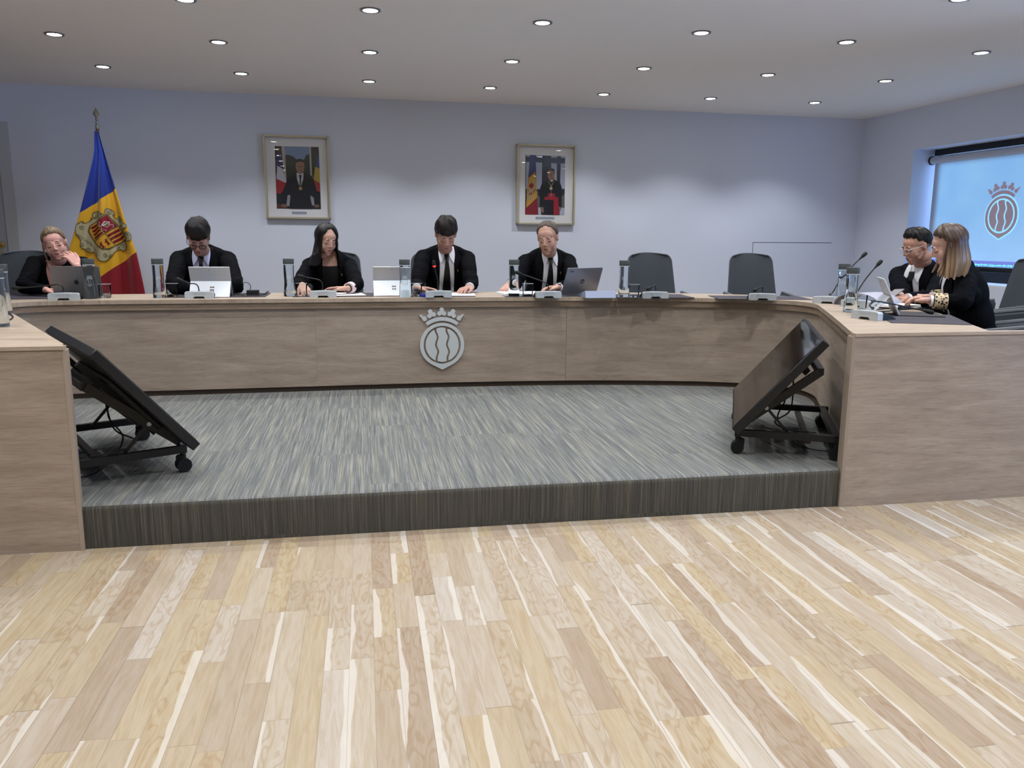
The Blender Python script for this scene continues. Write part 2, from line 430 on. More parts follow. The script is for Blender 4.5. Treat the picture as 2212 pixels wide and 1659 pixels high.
# second window nearer the camera (outside the frame), same size
rbox(b, 4.4, 6.8, 0, OZ0, 0, .45); rbox(b, 4.4, 6.8, OZ1, ZC+.1, 0, .45); rbox(b, 6.8, RL, 0, ZC+.1, 0, .45)
struct(b.build('wall_right', M_wall, smooth=False))
for wi, (s0, s1) in enumerate(((OY0, OY1), (4.4, 6.8))):
    fr = MB()
    k0, k1 = DEP+.01, DEP+.08
    for a in ((s0, s0+.06, OZ0, OZ1), (s1-.06, s1, OZ0, OZ1), (s0, s1, OZ0, OZ0+.10), (s0, s1, OZ1-.07, OZ1), ((s0+s1)/2-.04, (s0+s1)/2+.04, OZ0, OZ1)):
        rbox(fr, *a[:2], *a[2:], k0, k1)
    wo = struct(fr.build('window_%d' % (wi+1), M_black, smooth=False))
    g = MB(); rbox(g, s0+.05, s1-.05, OZ0+.05, OZ1-.05, DEP+.045, DEP+.05); g.build('window_pane', M_wpane, wo, smooth=False)
    sl = MB(); rbox(sl, s0, s1, OZ0-.0, OZ0+.012, .0, DEP+.01); sl.build('window_sill', mat('white_sill', (226, 232, 240), .4), wo, smooth=False)
    if wi == 0:
        hd = MB(); hd.add([rwp(s0+.0+x, z, DEP+y) for x, z, y in []], [])
        hd = MB(); hd.ell(rwp(s0+.03, 1.30, DEP-.005), (.03, .03, .045)); hd.build('window_handle', M_black, wo)

# projection screen pulled down in the recess
scr = thing('roller_screen', 'pull-down roller screen in the window recess showing a blue picture with a crest', 'screen', rwp(OY0+1.1, OZ1, .2))
so = scr.location
KS = .20
b = MB(); b.tube([rwp(OY0+.012, OZ1-.095, KS), rwp(OY1-.05, OZ1-.095, KS)], .034, 20); b.build('roller_tube', mat('white_roller', (190, 194, 204), .6), scr, so)
b = MB(); b.tube([rwp(OY0+.002, OZ1-.095, KS), rwp(OY0+.014, OZ1-.095, KS)], .041, 20); b.build('end_bracket', M_black, scr, so)
b = MB(); rbox(b, OY0+.03, OY1-.02, OZ1-.055, OZ1-.002, KS-.0, KS+.07); b.build('head_rail', M_black, scr, so, smooth=False)
def screen_mat():
    k = NB('projected_blue')
    uv = k.n('ShaderNodeUVMap'); sp = k.n('ShaderNodeSeparateXYZ'); k.nt.links.new(uv.outputs[0], sp.inputs[0])
    u, v = sp.outputs[0], sp.outputs[1]      # metres from left edge, metres above bottom
    cl = k.noise(k.comb(k.math('MULTIPLY', u, 3.), k.math('MULTIPLY', v, 4.), 0.), 1., 3)
    col = k.ramp(cl, [(.3, (104, 180, 246)), (.55, (118, 190, 250)), (.8, (134, 200, 250))])
    a = k.math('MULTIPLY', k.sstep(u, .02, .11), k.math('SUBTRACT', 1., k.sstep(v, .87, .96)))
    st = k.math('ADD', k.math('MULTIPLY', a, .62), .0)
    k.b.inputs['Base Color'].default_value = lin((185, 190, 204)); k.b.inputs['Roughness'].default_value = .8
    k.put(k.b.inputs['Emission Color'], col); k.put(k.b.inputs['Emission Strength'], st)
    return k.m
SB = .895
s0, s1 = OY0+.05, OY1-.08
b = MB(); vs = [rwp(s0, SB, KS), rwp(s1, SB, KS), rwp(s1, OZ1-.1, KS), rwp(s0, OZ1-.1, KS), rwp(s0, SB, KS+.002), rwp(s1, SB, KS+.002), rwp(s1, OZ1-.1, KS+.002), rwp(s0, OZ1-.1, KS+.002)]
uvv = [(0, 0), (s1-s0, 0), (s1-s0, OZ1-.1-SB), (0, OZ1-.1-SB)]*2
b.add(vs, [(0, 1, 2, 3), (7, 6, 5, 4), (0, 4, 5, 1), (3, 2, 6, 7), (0, 3, 7, 4), (1, 5, 6, 2)], uvv)
b.build('screen_fabric', screen_mat(), scr, so, smooth=False)
b = MB(); rbox(b, s0, s1, SB-.012, SB+.004, KS-.008, KS+.01); b.build('bottom_bar', M_black, scr, so, smooth=False)
def emat(n, c, s=.62): return mat(n, c, .8, emit=c, es=s)
tb = MB(); rbox(tb, s0+.09, s1-.05, SB+.008, SB+.055, KS-.002, KS-.001); tb.build('projected_taskbar', emat('proj_violet', (120, 132, 214), .5), scr, so, smooth=False)
tb = MB(); rng = random.Random(3)
for i in range(120):
    s = s0+.1+i*.0085; rbox(tb, s, s+rng.uniform(.003, .008), SB+.008+rng.uniform(0, .01), SB+.02+rng.uniform(0, .012), KS-.004, KS-.003)
tb.build('projected_icons', emat('proj_cyan', (120, 240, 240), .8), scr, so, smooth=False)['kind'] = 'stuff'

# ---- municipal crest outline, units: 1 = half shield width, y up, origin at shield centre
def cp(x, y): return ((x-1055)/440., (870-y)/440.)
def wavy(xo):
    pts = [(925, 540), (925, 600), (950, 660), (967, 725), (945, 800), (930, 870), (950, 940), (973, 1000), (965, 1060), (942, 1120), (940, 1200)]
    c = catmull([V((x+xo, y, 0)) for x, y in pts], 4)
    return [(p.x, p.y) for p in c]
LOWP = [cp(*p) for p in ((1495, 870), (1490, 960), (1455, 1070), (1390, 1170), (1300, 1250), (1205, 1302), (1057, 1380))]
LOWS = [(q.x, q.y) for q in catmull([V((x, y, 0)) for x, y in LOWP], 8)]
def low_pt(a):
    f_ = (a % (2*PI)-PI)/(PI)          # 0 left .. 1 right
    right = f_ > .5
    q = (1-f_)*2 if right else f_*2
    d = [0]
    for (x0, y0), (x1, y1) in zip(LOWS, LOWS[1:]): d.append(d[-1]+math.hypot(x1-x0, y1-y0))
    t_ = q*d[-1]
    for i in range(len(LOWS)-1):
        if d[i+1] >= t_-1e-9:
            r_ = (t_-d[i])/(d[i+1]-d[i]+1e-12); x = LOWS[i][0]+(LOWS[i+1][0]-LOWS[i][0])*r_; y = LOWS[i][1]+(LOWS[i+1][1]-LOWS[i][1])*r_; break
    return (x if right else -x, y)
def crest_parts():
    P = {}
    out = []
    N = 64
    for i in range(N):
        a = PI/2+2*PI*i/N; x, y = math.cos(a), math.sin(a)
        if y >= -.02: out.append((x*1.0, y*1.0))
        else: out.append(low_pt(a))
    inn = [(math.cos(PI/2+2*PI*i/N)*.84, math.sin(PI/2+2*PI*i/N)*.875-.01) for i in range(N)]
    P['ring'] = (out, inn)
    rx, ry, cy = .75, .795, -.005
    L1 = [cp(*p) for p in wavy(0)]; L2 = [cp(*p) for p in wavy(217)]
    hw = .043
    def ex(y): return rx*math.sqrt(max(0, 1-((y-cy)/ry)**2))
    def at(L, y):
        L = sorted(L, key=lambda p: p[1])
        for (x0, y0), (x1, y1) in zip(L, L[1:]):
            if y0 <= y <= y1: return x0+(x1-x0)*(y-y0)/(y1-y0+1e-9)
        return L[-1][0] if y > L[-1][1] else L[0][0]
    fields = []
    ys = [cy-ry*.995+2*ry*.995*i/40 for i in range(41)]
    def piece(fa, fb):
        a, b_ = [], []
        for y in ys:
            xa, xb = fa(y), fb(y)
            if xb-xa > .01: a.append((xa, y)); b_.append((xb, y))
        return a+b_[::-1]
    fields.append(piece(lambda y: -ex(y), lambda y: min(at(L1, y)-hw, ex(y))))
    fields.append(piece(lambda y: max(at(L1, y)+hw, -ex(y)), lambda y: min(at(L2, y)-hw, ex(y))))
    fields.append(piece(lambda y: max(at(L2, y)+hw, -ex(y)), lambda y: ex(y)))
    P['fields'] = fields
    a0 = math.asin(330/520.)
    o_ = [(1055+520*math.sin(-a0+2*a0*i/24), 832-520*math.cos(-a0+2*a0*i/24)) for i in range(25)]
    a1 = math.asin(287/479.)
    i_ = [(1055+479*math.sin(a1-2*a1*i/24), 867-479*math.cos(a1-2*a1*i/24)) for i in range(25)]
    P['band'] = [cp(*p) for p in o_+i_]
    tre = []
    for tri in ([(1050, 163), (1005, 240), (1094, 240), (1050, 215)], [(822, 202), (808, 288), (888, 258), (838, 250)], [(1274, 202), (1210, 254), (1290, 288), (1262, 250)]):
        tre.append([cp(*p) for p in tri])
    P['tre'] = tre
    P['tips'] = [([cp(*p) for p in ((598, 270), (655, 268), (682, 300), (740, 330), (705, 395))], cp(708, 345)), ([cp(*p) for p in ((1500, 262), (1450, 266), (1422, 298), (1365, 330), (1400, 392))], cp(1392, 342))]
    return P
CR = crest_parts()
def crest_objs(parent, mp, t, m, origin, names=True):
    """mp(x,y,t): crest units -> world; builds separate part meshes"""
    b = MB(); b.ring(*CR['ring'], mp, 0, t); b.build('shield_ring', m, parent, origin, angle=30)
    for fpoly in CR['fields']: b = MB(); b.prism(fpoly, mp, 0, t); b.build('shield_field', m, parent, origin, angle=30)
    b = MB(); b.prism(CR['band'], mp, 0, t); b.build('crown_band', m, parent, origin, angle=30)
    for tr in CR['tre']:
        b = MB()
        for i, (x, y) in enumerate(tr): b.prism(circ(x, y, .105 if i < 3 else .07, 20), mp, 0, t*(1+.01*i))
        b.build('crown_trefoil', m, parent, origin, angle=30)
    for poly, (x, y) in CR['tips']:
        b = MB(); b.prism(poly, mp, 0, t); b.prism(circ(x, y, .105, 20), mp, 0, t*1.02); b.build('crown_tip', m, parent, origin, angle=30)
# crest as projected on the screen
cc = Ppl(2163, 466, rwp(1, 1, KS), OUT); 
def mscr(x, y, t): p = cc+W_*(x*.168)+V((0, 0, y*.163))+OUT*(-.004-t); return p
pc = bpy.data.objects.new('projected_crest', None); COL.objects.link(pc); pc.parent = scr
b = MB()
lt = emat('proj_pale', (150, 222, 255), .7)
gy = emat('proj_grey', (150, 136, 152), .42)
b.ring([(x*1.06, y*1.06) for x, y in CR['ring'][0]], [(x*.97, y*.97) for x, y in CR['ring'][1]], mscr, -.002, -.0015); b.build('projected_outline', lt, pc, so)
b = MB(); b.ring(*CR['ring'], mscr, 0, .0005)
for fp in CR['fields']: b.prism(fp, mscr, 0, .0005)
b.prism(CR['band'], mscr, 0, .0005)
for tr in CR['tre']:
    for i, (x, y) in enumerate(tr): b.prism(circ(x, y, .105 if i < 3 else .07, 18), mscr, 0, .0005+.0001*i)
for poly, (x, y) in CR['tips']: b.prism(poly, mscr, 0, .0005); b.prism(circ(x, y, .105, 18), mscr, 0, .0006)
b.build('projected_arms', gy, pc, so)
b = MB(); b.prism(circ(0, -.005, .79, 40, ry=.835), mscr, -.0012, -.0008); b.build('projected_field', lt, pc, so)

# ---- door at the left end of the back wall, concealed door at the right
def bwp(px, py, k=0.):   # pixel -> point on back wall plane moved k into the room
    return Ppl(px, py, C0+NBK*k, NBK)
def bwc(s, z, k=0.): p = C0+U*s+NBK*k; return V((p.x, p.y, z))
dtop = bwp(16, 263); sR = (dtop-C0).dot(U); zt = dtop.z
def bbox(b, s0, s1, z0, z1, k0, k1):
    vs = [bwc(s, z, k) for z in (z0, z1) for k in (k0, k1) for s in (s0, s1)]
    b.add(vs, [(0, 2, 3, 1), (4, 5, 7, 6), (0, 1, 5, 4), (2, 6, 7, 3), (0, 4, 6, 2), (1, 3, 7, 5)])
M_door = mat('white_door_lacquer', (190, 194, 200), .6)
b = MB(); bbox(b, sR, sR+.085, 0, zt, 0, .014); bbox(b, sR+.085, sR+.97, zt-.085, zt, 0, .014); bbox(b, sR+.97, sR+1.05, 0, zt, 0, .014)
d1 = struct(b.build('door_1', M_door, smooth=False, bevel=.002))
b = MB(); bbox(b, sR+.087, sR+.968, .006, zt-.087, -.001, .004); b.build('door_leaf', mat('door_leaf_grey', (176, 180, 188), .6), d1, smooth=False)
b = MB(); hp = bwp(18, 529); hs = (hp-C0).dot(U)
rr = Matrix((U, V((0, 0, 1)), NBK)).transposed()
hz = hp.z
b.lathe([(.0, .004), (.027, .004), (.027, .012), (.012, .016), (.010, .05), (.0, .052)], bwc(hs+.05, hz), 18, rot=rr)
b.tube([bwc(hs+.05, hz, .048), bwc(hs+.18, hz, .05)], .009, 10)
b.lathe([(.0, .004), (.022, .004), (.022, .010), (.0, .012)], bwc(hs+.05, hz-.075), 18, rot=rr)
b.build('door_handle', M_gold, d1)
M_gap = mat('dark_shadow_gap', (30, 34, 44), .9)
p0, p1 = bwp(1626, 524), bwp(1796, 525.5); sa, sb = (p0-C0).dot(U), (p1-C0).dot(U); zj = (p0.z+p1.z)/2
b = MB(); bbox(b, sb, sa, .02, zj, -.001, .0012); d2 = struct(b.build('door_2', M_wall, smooth=False))
b = MB(); bbox(b, sb, sa, zj, zj+.005, -.001, .0016); bbox(b, sa-.004, sa, .02, zj, -.001, .0016); b.build('shadow_gap', M_gap, d2, smooth=False)

# ------------------------------------------------------------------ carpeted platform
inner = [(-1.045, 3.03), (-1.30, 3.52), (-1.60, 4.10), (-1.84, 4.56), (-1.93, 4.78), (-1.93, 4.95), (-1.80, 5.05), (-1.5, 5.095), (-1.1, 5.105), (-.7, 5.115), (-.28, 5.125), (.1, 5.135), (.47, 5.14), (.85, 5.13), (1.26, 5.105), (1.62, 5.06), (1.98, 4.99), (2.25, 4.915), (2.44, 4.83), (2.60, 4.70), (2.665, 4.55), (2.64, 4.38), (2.55, 4.18), (2.30, 3.65), (2.0, 3.03)]
path = [V((p.x, p.y, 0)) for p in catmull([V((x, y, 0)) for x, y in inner], 6)]
# resample evenly
def resample(pts, step):
    out = [pts[0]]; acc = 0
    for a, b_ in zip(pts, pts[1:]):
        d = (b_-a).length
        while acc+d >= step:
            t = (step-acc)/d; a = a.lerp(b_, t); out.append(a.copy()); d = (b_-a).length; acc = 0
        acc += d
    if (out[-1]-pts[-1]).length > step*.3: out.append(pts[-1])
    else: out[-1] = pts[-1]
    return out
path = resample(path, .04)
def offs(pts, d):
    out = []
    for i, p in enumerate(pts):
        t = (pts[min(i+1, len(pts)-1)]-pts[max(i-1, 0)]).normalized()
        out.append(p+V((-t.y, t.x, 0))*d)     # left of travel = outward (behind the desk)
    return out
YS = 3.012
b = MB()
poly = [(-1.03, YS)]+[(p.x, p.y) for p in path if p.y > 3.05]+[(1.98, YS)]
xs0, xs1 = -1.03, 1.98
# top with uv, riser with rounded carpet nosing
tri = tessellate_polygon([[V((x, y, 0)) for x, y in poly]])
n = len(poly)
rnose = .022
topv = [V((x, y+(rnose if y < 3.03 else 0), ZP)) for x, y in poly]
b.add(topv, [tuple(t) for t in tri], [(p.x, p.y) for p in topv])
prof = []
for i in range(7):
    a = PI/2*i/6; prof.append((YS+rnose-rnose*math.sin(a), ZP-rnose+rnose*math.cos(a)))
prof.append((YS, .001))
vs = []; uvs = []; L = 0
for i, (y, z) in enumerate(prof):
    if i: L += math.hypot(y-prof[i-1][0], z-prof[i-1][1])
    for x in (xs0, xs1): vs.append(V((x, y, z))); uvs.append((x, YS-L))
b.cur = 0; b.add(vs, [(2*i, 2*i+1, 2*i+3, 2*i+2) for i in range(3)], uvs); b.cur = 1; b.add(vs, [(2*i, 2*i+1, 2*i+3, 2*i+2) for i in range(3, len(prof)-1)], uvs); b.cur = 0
b.add([V((p.x, p.y, 0.001)) for p in topv]+topv, [(i, (i+1) % n, n+(i+1) % n, n+i) for i in range(n-1)]+[tuple(range(n))])
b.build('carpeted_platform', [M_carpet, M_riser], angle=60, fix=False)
tag(bpy.data.objects['carpeted_platform'], 'low platform covered in streaked grey carpet inside the curved desk', 'platform')

# ------------------------------------------------------------------ the U shaped council desk
desk = thing('council_desk', 'long U-shaped grey-brown oak council desk with a silver crest on its curved front', 'desk', (.47, 5.2, 0))
do = V(desk.location)
def wall_strip(b, pts, z0, z1, thick, uvo=0.):
    """vertical curved panel following pts; thickness away from the well"""
    o = offs(pts, thick); L = [0]
    for a, c in zip(pts, pts[1:]): L.append(L[-1]+(c-a).length)
    n = len(pts); vs = []; uvs = []
    for P_, in ((pts,), (o,)):
        for z in (z0, z1):
            for i, p in enumerate(P_): vs.append(V((p.x, p.y, z))); uvs.append((L[i]+uvo, z))
    f = []
    for i in range(n-1):
        f += [(i, i+1, n+i+1, n+i), (2*n+i, 3*n+i, 3*n+i+1, 2*n+i+1), (n+i, n+i+1, 3*n+i+1, 3*n+i), (i, 2*n+i, 2*n+i+1, i+1)]
    f += [(0, n, 3*n, 2*n), (n-1, 3*n-1, 4*n-1, 2*n-1)]
    b.add(vs, f, uvs)
face = offs(path, .012)
# panels split at the visible seams
seams = [Pz(688, 846, ZP).x, Pz(1215, 830, ZP).x]
idx = [0]
for sx in seams:
    idx.append(min(range(len(face)), key=lambda i: abs(face[i].x-sx) if face[i].y > 4.9 else 9))
idx = [0, min(range(len(face)), key=lambda i: (face[i]-V((-1.86, 4.6, 0))).length)]+idx[1:]+[min(range(len(face)), key=lambda i: (face[i]-V((2.6, 4.3, 0))).length), len(face)-1]
for a, c in zip(idx, idx[1:]):
    seg = face[a:c+1]
    g0 = (seg[1]-seg[0])*.02; seg = [seg[0]+g0]+seg[1:-1]+[seg[-1]-g0]
    b = MB(); wall_strip(b, seg, ZP+.028, ZT-.055, .03, a*.04*1.7); b.build('front_panel', M_wood, desk, do, angle=50)
b = MB(); wall_strip(b, offs(path, .035), 0.0, ZP+.03, .02); b.build('plinth', mat('dark_plinth', (104, 90, 78), .6), desk, do)
# worktop: outline = inner path with a small overhang, outer path 0.6 m behind
inn = offs(path, -.012)
out = offs(path, .55)
outc = []
lo = out[0]
oy = 5.62
# outer boundary built by hand so that the corners stay clean
left_out = [V((-1.045-.62, 3.03, 0)), V((-1.84-.60, 4.62, 0)), V((-2.42, 5.20, 0)), V((-2.1, 5.48, 0)), V((-1.5, 5.60, 0)), V((-.7, 5.64, 0)), V((.1, 5.655, 0)), V((.85, 5.64, 0)), V((1.6, 5.54, 0)), V((2.2, 5.37, 0)), V((2.75, 5.10, 0)), V((3.10, 4.75, 0)), V((3.17, 4.40, 0)), V((3.00, 3.84, 0)), V((2.63, 3.03, 0))]
ob = resample(catmull(left_out, 8), .05)
iuv = []
def top_uv(p): return (p.x*.9, p.y)
poly = [(p.x, p.y) for p in inn]+[(p.x, p.y) for p in ob[::-1]]
poly[0] = (-1.045, 3.03); poly[len(inn)-1] = (2.0, 3.03)
b = MB(); b.prism(poly, lambda x, y, t: V((x, y, t)), ZT-.024, ZT, uv=True); b.build('worktop', M_top, desk, do, smooth=True, bevel=.002, angle=30)
# apron strip just under the worktop edge
b = MB(); wall_strip(b, offs(path, -.004), ZT-.062, ZT-.025, .04); b.build('apron', make_wood('oak_edge', (120, 104, 86), (140, 122, 104), (156, 138, 118)), desk, do, angle=50)
# front faces and end panels of the two wings
def quadbox(b, x0, x1, y0, y1, z0, z1, uo=0):
    vs = [(x, y, z) for z in (z0, z1) for y in (y0, y1) for x in (x0, x1)]
    b.add(vs, [(0, 1, 5, 4)], [(v[0]+uo, v[2]) for v in vs]); b.add(vs, [(2, 6, 7, 3), (0, 4, 6, 2), (1, 3, 7, 5)], [(v[1]+uo, v[2]) for v in vs])
    b.add(vs, [(0, 2, 3, 1), (4, 5, 7, 6)], [(v[0]+uo, v[1]) for v in vs])
b = MB(); quadbox(b, -2.9, -1.035, 3.0, 3.028, 0, ZT-.012, 5); b.build('wing_front_panel', M_wood, desk, do, smooth=False, bevel=.0015)
b = MB(); quadbox(b, 1.985, 3.9, 3.0, 3.028, 0, ZT-.012, 9); b.build('wing_front_panel', M_wood, desk, do, smooth=False, bevel=.0015)
b = MB(); quadbox(b, -2.9, -1.03, 2.995, 3.03, ZT-.012, ZT+.001, 5); b.build('wing_top_edge', M_top, desk, do, smooth=False, bevel=.001)
b = MB(); quadbox(b, 1.98, 3.9, 2.995, 3.03, ZT-.012, ZT+.001, 9); b.build('wing_top_edge', M_top, desk, do, smooth=False, bevel=.001)
# inner wing cheeks below platform level (floor to platform edge)
b = MB(); b.prism([(-1.0355, 2.999), (-1.020, 2.999), (-1.030, 3.05), (-1.055, 3.05)], lambda x, y, t: V((x, y, t)), 0, ZT-.013, uv=True); b.build('end_strip', M_wood, desk, do, smooth=False)
b = MB(); b.prism([(1.9855, 2.999), (1.970, 2.999), (1.978, 3.05), (2.01, 3.05)], lambda x, y, t: V((x, y, t)), 0, ZT-.013, uv=True); b.build('end_strip', M_wood, desk, do, smooth=False)
# crest on the desk front
cy = 5.14
cpx = Py(955, 744, 5.15)
em = bpy.data.objects.new('desk_crest', None); COL.objects.link(em); em.parent = desk; em['label'] = 'brushed silver metal crest with a crown over a shield'
sc_ = .1415
def memb(x, y, t): return V((cpx.x+x*sc_, 5.15-t, cpx.z+y*sc_*.99+.0))
crest_objs(em, memb, .012, M_emb, do)

# ------------------------------------------------------------------ downlights
LP = [(222, 143), (521, 158), (797, 175), (1059, 189), (1304, 203), (1535, 212), (1760, 221),
      (117, 73), (472, 90), (799, 112), (1106, 132), (1391, 147), (1659, 161), (1913, 174),
      (400, -2), (800, 21), (1172, 48), (1515, 70), (1829, 90), (2120, 113), (2075, -4)]
lpos = [Pz(x, y, ZC) for x, y in LP]
rows = [('back row', 0, 7), ('second row', 7, 14)]
cols = [-1.80, -.862, .07, 1.026, 1.99, 2.955, 3.93]
extra = []
extra.append((-1.80, 4.60))
extra += [(c, 3.74+.02*i) for i, c in enumerate(cols) if i != 5]
for r in range(1, 6): extra += [(c, 3.74-.955*r+.02*i) for i, c in enumerate(cols)]
extra += [(4.88-.9+.0, 4.9)] if False else []
ROWN = ['row nearest the back wall', 'second row from the back wall', 'third row from the back wall', 'fourth row from the back wall']
COLN = ['leftmost', 'second from the left', 'third from the left', 'fourth from the left', 'fifth from the left', 'sixth from the left', 'seventh from the left']
def downlight(x, y, label, group):
    t = thing('recessed_downlight', label, 'downlight', (x, y, ZC), 0, group)
    return t
dl0 = downlight(lpos[0].x, lpos[0].y, 'round recessed ceiling downlight, leftmost in the row nearest the back wall', 'recessed ceiling downlights')
b = MB(); b.ring(circ(0, 0, .055, 32), circ(0, 0, .040, 32), lambda x, y, t: V((x, y, t)), -.006, .0); b.build('trim_ring', M_ring, dl0)
b = MB(); b.lathe([(.0, -.0035), (.041, -.0035), (.041, .0), (.0, .0)], (0, 0, 0), 28); b.build('lamp_lens', M_lamp, dl0)
SPOT = bpy.data.lights.new('downlight_beam', 'SPOT'); SPOT.energy = 26; SPOT.spot_size = math.radians(112); SPOT.spot_blend = .55; SPOT.shadow_soft_size = .018; SPOT.color = (.97, .98, 1.0)
def beam(x, y):
    o = bpy.data.objects.new('downlight_beam', SPOT); COL.objects.link(o); o.location = (x, y, ZC-.012); return o
beam(lpos[0].x, lpos[0].y)
for i, p in enumerate(lpos[1:], 1):
    r = 0 if i < 7 else 1 if i < 14 else 2 if i < 20 else 3
    c = i if i < 7 else i-7 if i < 14 else i-14+1 if i < 20 else 5
    dup(dl0, p, None, 'round recessed ceiling downlight, %s in the %s' % (COLN[c], ROWN[r])); beam(p.x, p.y)
for x, y in extra:
    dup(dl0, (x, y, ZC), None, 'round recessed ceiling downlight above and behind the photographer, outside the picture', 'downlights outside the picture'); beam(x, y)

# ------------------------------------------------------------------ small builders
def local_path(pts, o): return [V(p)-V(o) for p in pts]
def rnd_box(b, c, sz): return b.box(c, sz)

def mic_unit(px, py, rz, label, neck, headdir=None, z=ZT, red=False, scale=1.):
    base = Pz(px, py, z); o = V((base.x, base.y, z))
    t = thing('conference_microphone', label, 'microphone', o, rz, 'desk conference microphones')
    w, h = .165*scale, .042
    # silver front shell: front outline with a notch, extruded in depth
    hw = w/2
    front = [(-hw, 0), (-.034, 0), (-.026, .012), (.026, .012), (.034, 0), (hw, 0), (hw, h-.008), (hw-.006, h-.001), (0, h+.002), (-hw+.006, h-.001), (-hw, h-.008)]
    b = MB(); b.prism(front, lambda x, y, t_: V((x, t_, y)), 0, .034); b.build('front_shell', M_unit, t, bevel=.0015)
    b = MB(); b.box((0, .012, .0065), (.05, .004, .011)); b.build('jack_recess', M_black, t, smooth=False)
    side = [(.030, .001), (.120, .001), (.122, .008), (.040, .043), (.030, .043)]
    b = MB(); b.prism(side, lambda x, y, t_: V((t_, x, y)), -hw+.003, hw-.003); b.build('sloping_console', M_plast, t, bevel=.002)
    b = text_mb('TELEVIC', .017, lambda x, y, t_: V((x*1.25, -.0014, .028+y)), 0, 0); b.build('lettering', M_letter, t, smooth=False)
    Ri = Matrix.Rotation(-rz, 3, 'Z')
    pts = [Ri @ (p-o) for p in neck]
    pts = catmull(pts, 6)
    b = MB(); b.lathe([(.0, -.004), (.007, -.004), (.007, .006), (.004, .010), (0, .010)], pts[0], 12); b.tube(pts, [.0042]+[.0036]*(len(pts)-2)+[.0036], 8); b.build('gooseneck', M_plast, t)
    d = (pts[-1]-pts[-4]).normalized(); e = pts[-1]
    rot = d.to_track_quat('Z', 'Y').to_matrix()
    b = MB(); b.lathe([(.0, -.030), (.0045, -.030), (.006, -.012), (.0095, -.004), (.011, .008), (.011, .022), (.008, .030), (.0, .033)], e, 16, rot=rot); b.build('microphone_head', M_rubber, t)
    if red:
        b = MB(); b.lathe([(.0, -.012), (.0070, -.012), (.0100, -.005), (.0105, -.002), (.0, -.002)], e, 16, rot=rot); b.build('red_light_ring', mat('red_ring_glow', (255, 60, 60), .5, emit=(255, 50, 50), es=1.4), t)
    return t
def npts(y, *pp):   # pixel path in the plane at depth y
    return [Py(a, c, y) for a, c in pp]

def mk_bottle(label, loc, rz=0., group='water bottles with grey caps', dark=False):
    t = thing('water_bottle', label, 'bottle', loc, rz, group)
    pr = [(.0, .0), (.034, .0), (.0365, .004), (.0365, .02), (.034, .055), (.0315, .10), (.031, .15), (.0315, .185), (.032, .198), (.0, .198)]
    b = MB(); b.lathe(pr, (0, 0, 0), 40, sq=.25); b.build('glass_body', M_water, t, angle=60)
    b = MB(); b.lathe([(.0, .1985), (.0335, .1985), (.0335, .202), (.0, .202)], (0, 0, 0), 40, sq=.25); b.build('glass_rim', M_etch, t, angle=60)
    b = MB(); b.lathe([(.0, .2025), (.033, .2025), (.0335, .204), (.0335, .234), (.033, .2355), (.0, .2355)], (0, 0, 0), 40, sq=.35); b.build('cap', M_cap, t, angle=60)
    def mb(x, y):
        r = .0333; a = x*.021/r; return V((math.sin(a)*r, -math.cos(a)*r, .100+y*.021*1.05))
    b = MB()
    o_, i_ = CR['ring']
    b.tube([mb(*p) for p in o_+o_[:1]], .0006, 5, False); b.tube([mb(*p) for p in i_+i_[:1]], .0005, 5, False)
    for xo in (0, 217): b.tube([mb(*cp(x+xo, y)) for x, y in [(925, 560), (935, 640), (962, 725), (930, 860), (970, 1000), (942, 1190)]], .0005, 5, False)
    bd = CR['band']; b.tube([mb(*p) for p in bd+bd[:1]], .0005, 5, False)
    for tr in CR['tre']: b.tube([mb(*p) for p in circ(tr[3][0], tr[3][1]+.02, .17, 10)+circ(tr[3][0], tr[3][1]+.02, .17, 10)[:1]], .0005, 5, False)
    b.build('etched_crest', M_etch, t)
    return t
def mk_glass(label, loc, group='drinking glasses'):
    t = thing('water_glass', label, 'glass', loc, 0, group)
    b = MB(); pr = [(.0325, .012), (.0365, .082), (.0358, .083), (.0350, .082), (.0312, .013)]
    n = 36; b.add([V((r_*math.cos(2*PI*j/n), r_*math.sin(2*PI*j/n), z_)) for r_, z_ in pr for j in range(n)], [(i*n+j, i*n+(j+1) % n, (i+1)*n+(j+1) % n, (i+1)*n+j) for i in range(len(pr)-1) for j in range(n)])
    b.build('tumbler_wall', M_tumb, t, fix=False, angle=60)
    b = MB(); b.lathe([(.0, .0), (.030, .0), (.0325, .003), (.0325, .0118), (.0, .0125)], (0, 0, 0), 36); b.build('tumbler_base', M_glass, t, angle=60)
    b = MB(); b.tube([(.0358*math.cos(2*PI*j/36), .0358*math.sin(2*PI*j/36), .083) for j in range(37)], .0007, 5, False); b.build('tumbler_rim', M_etch, t)
    return t

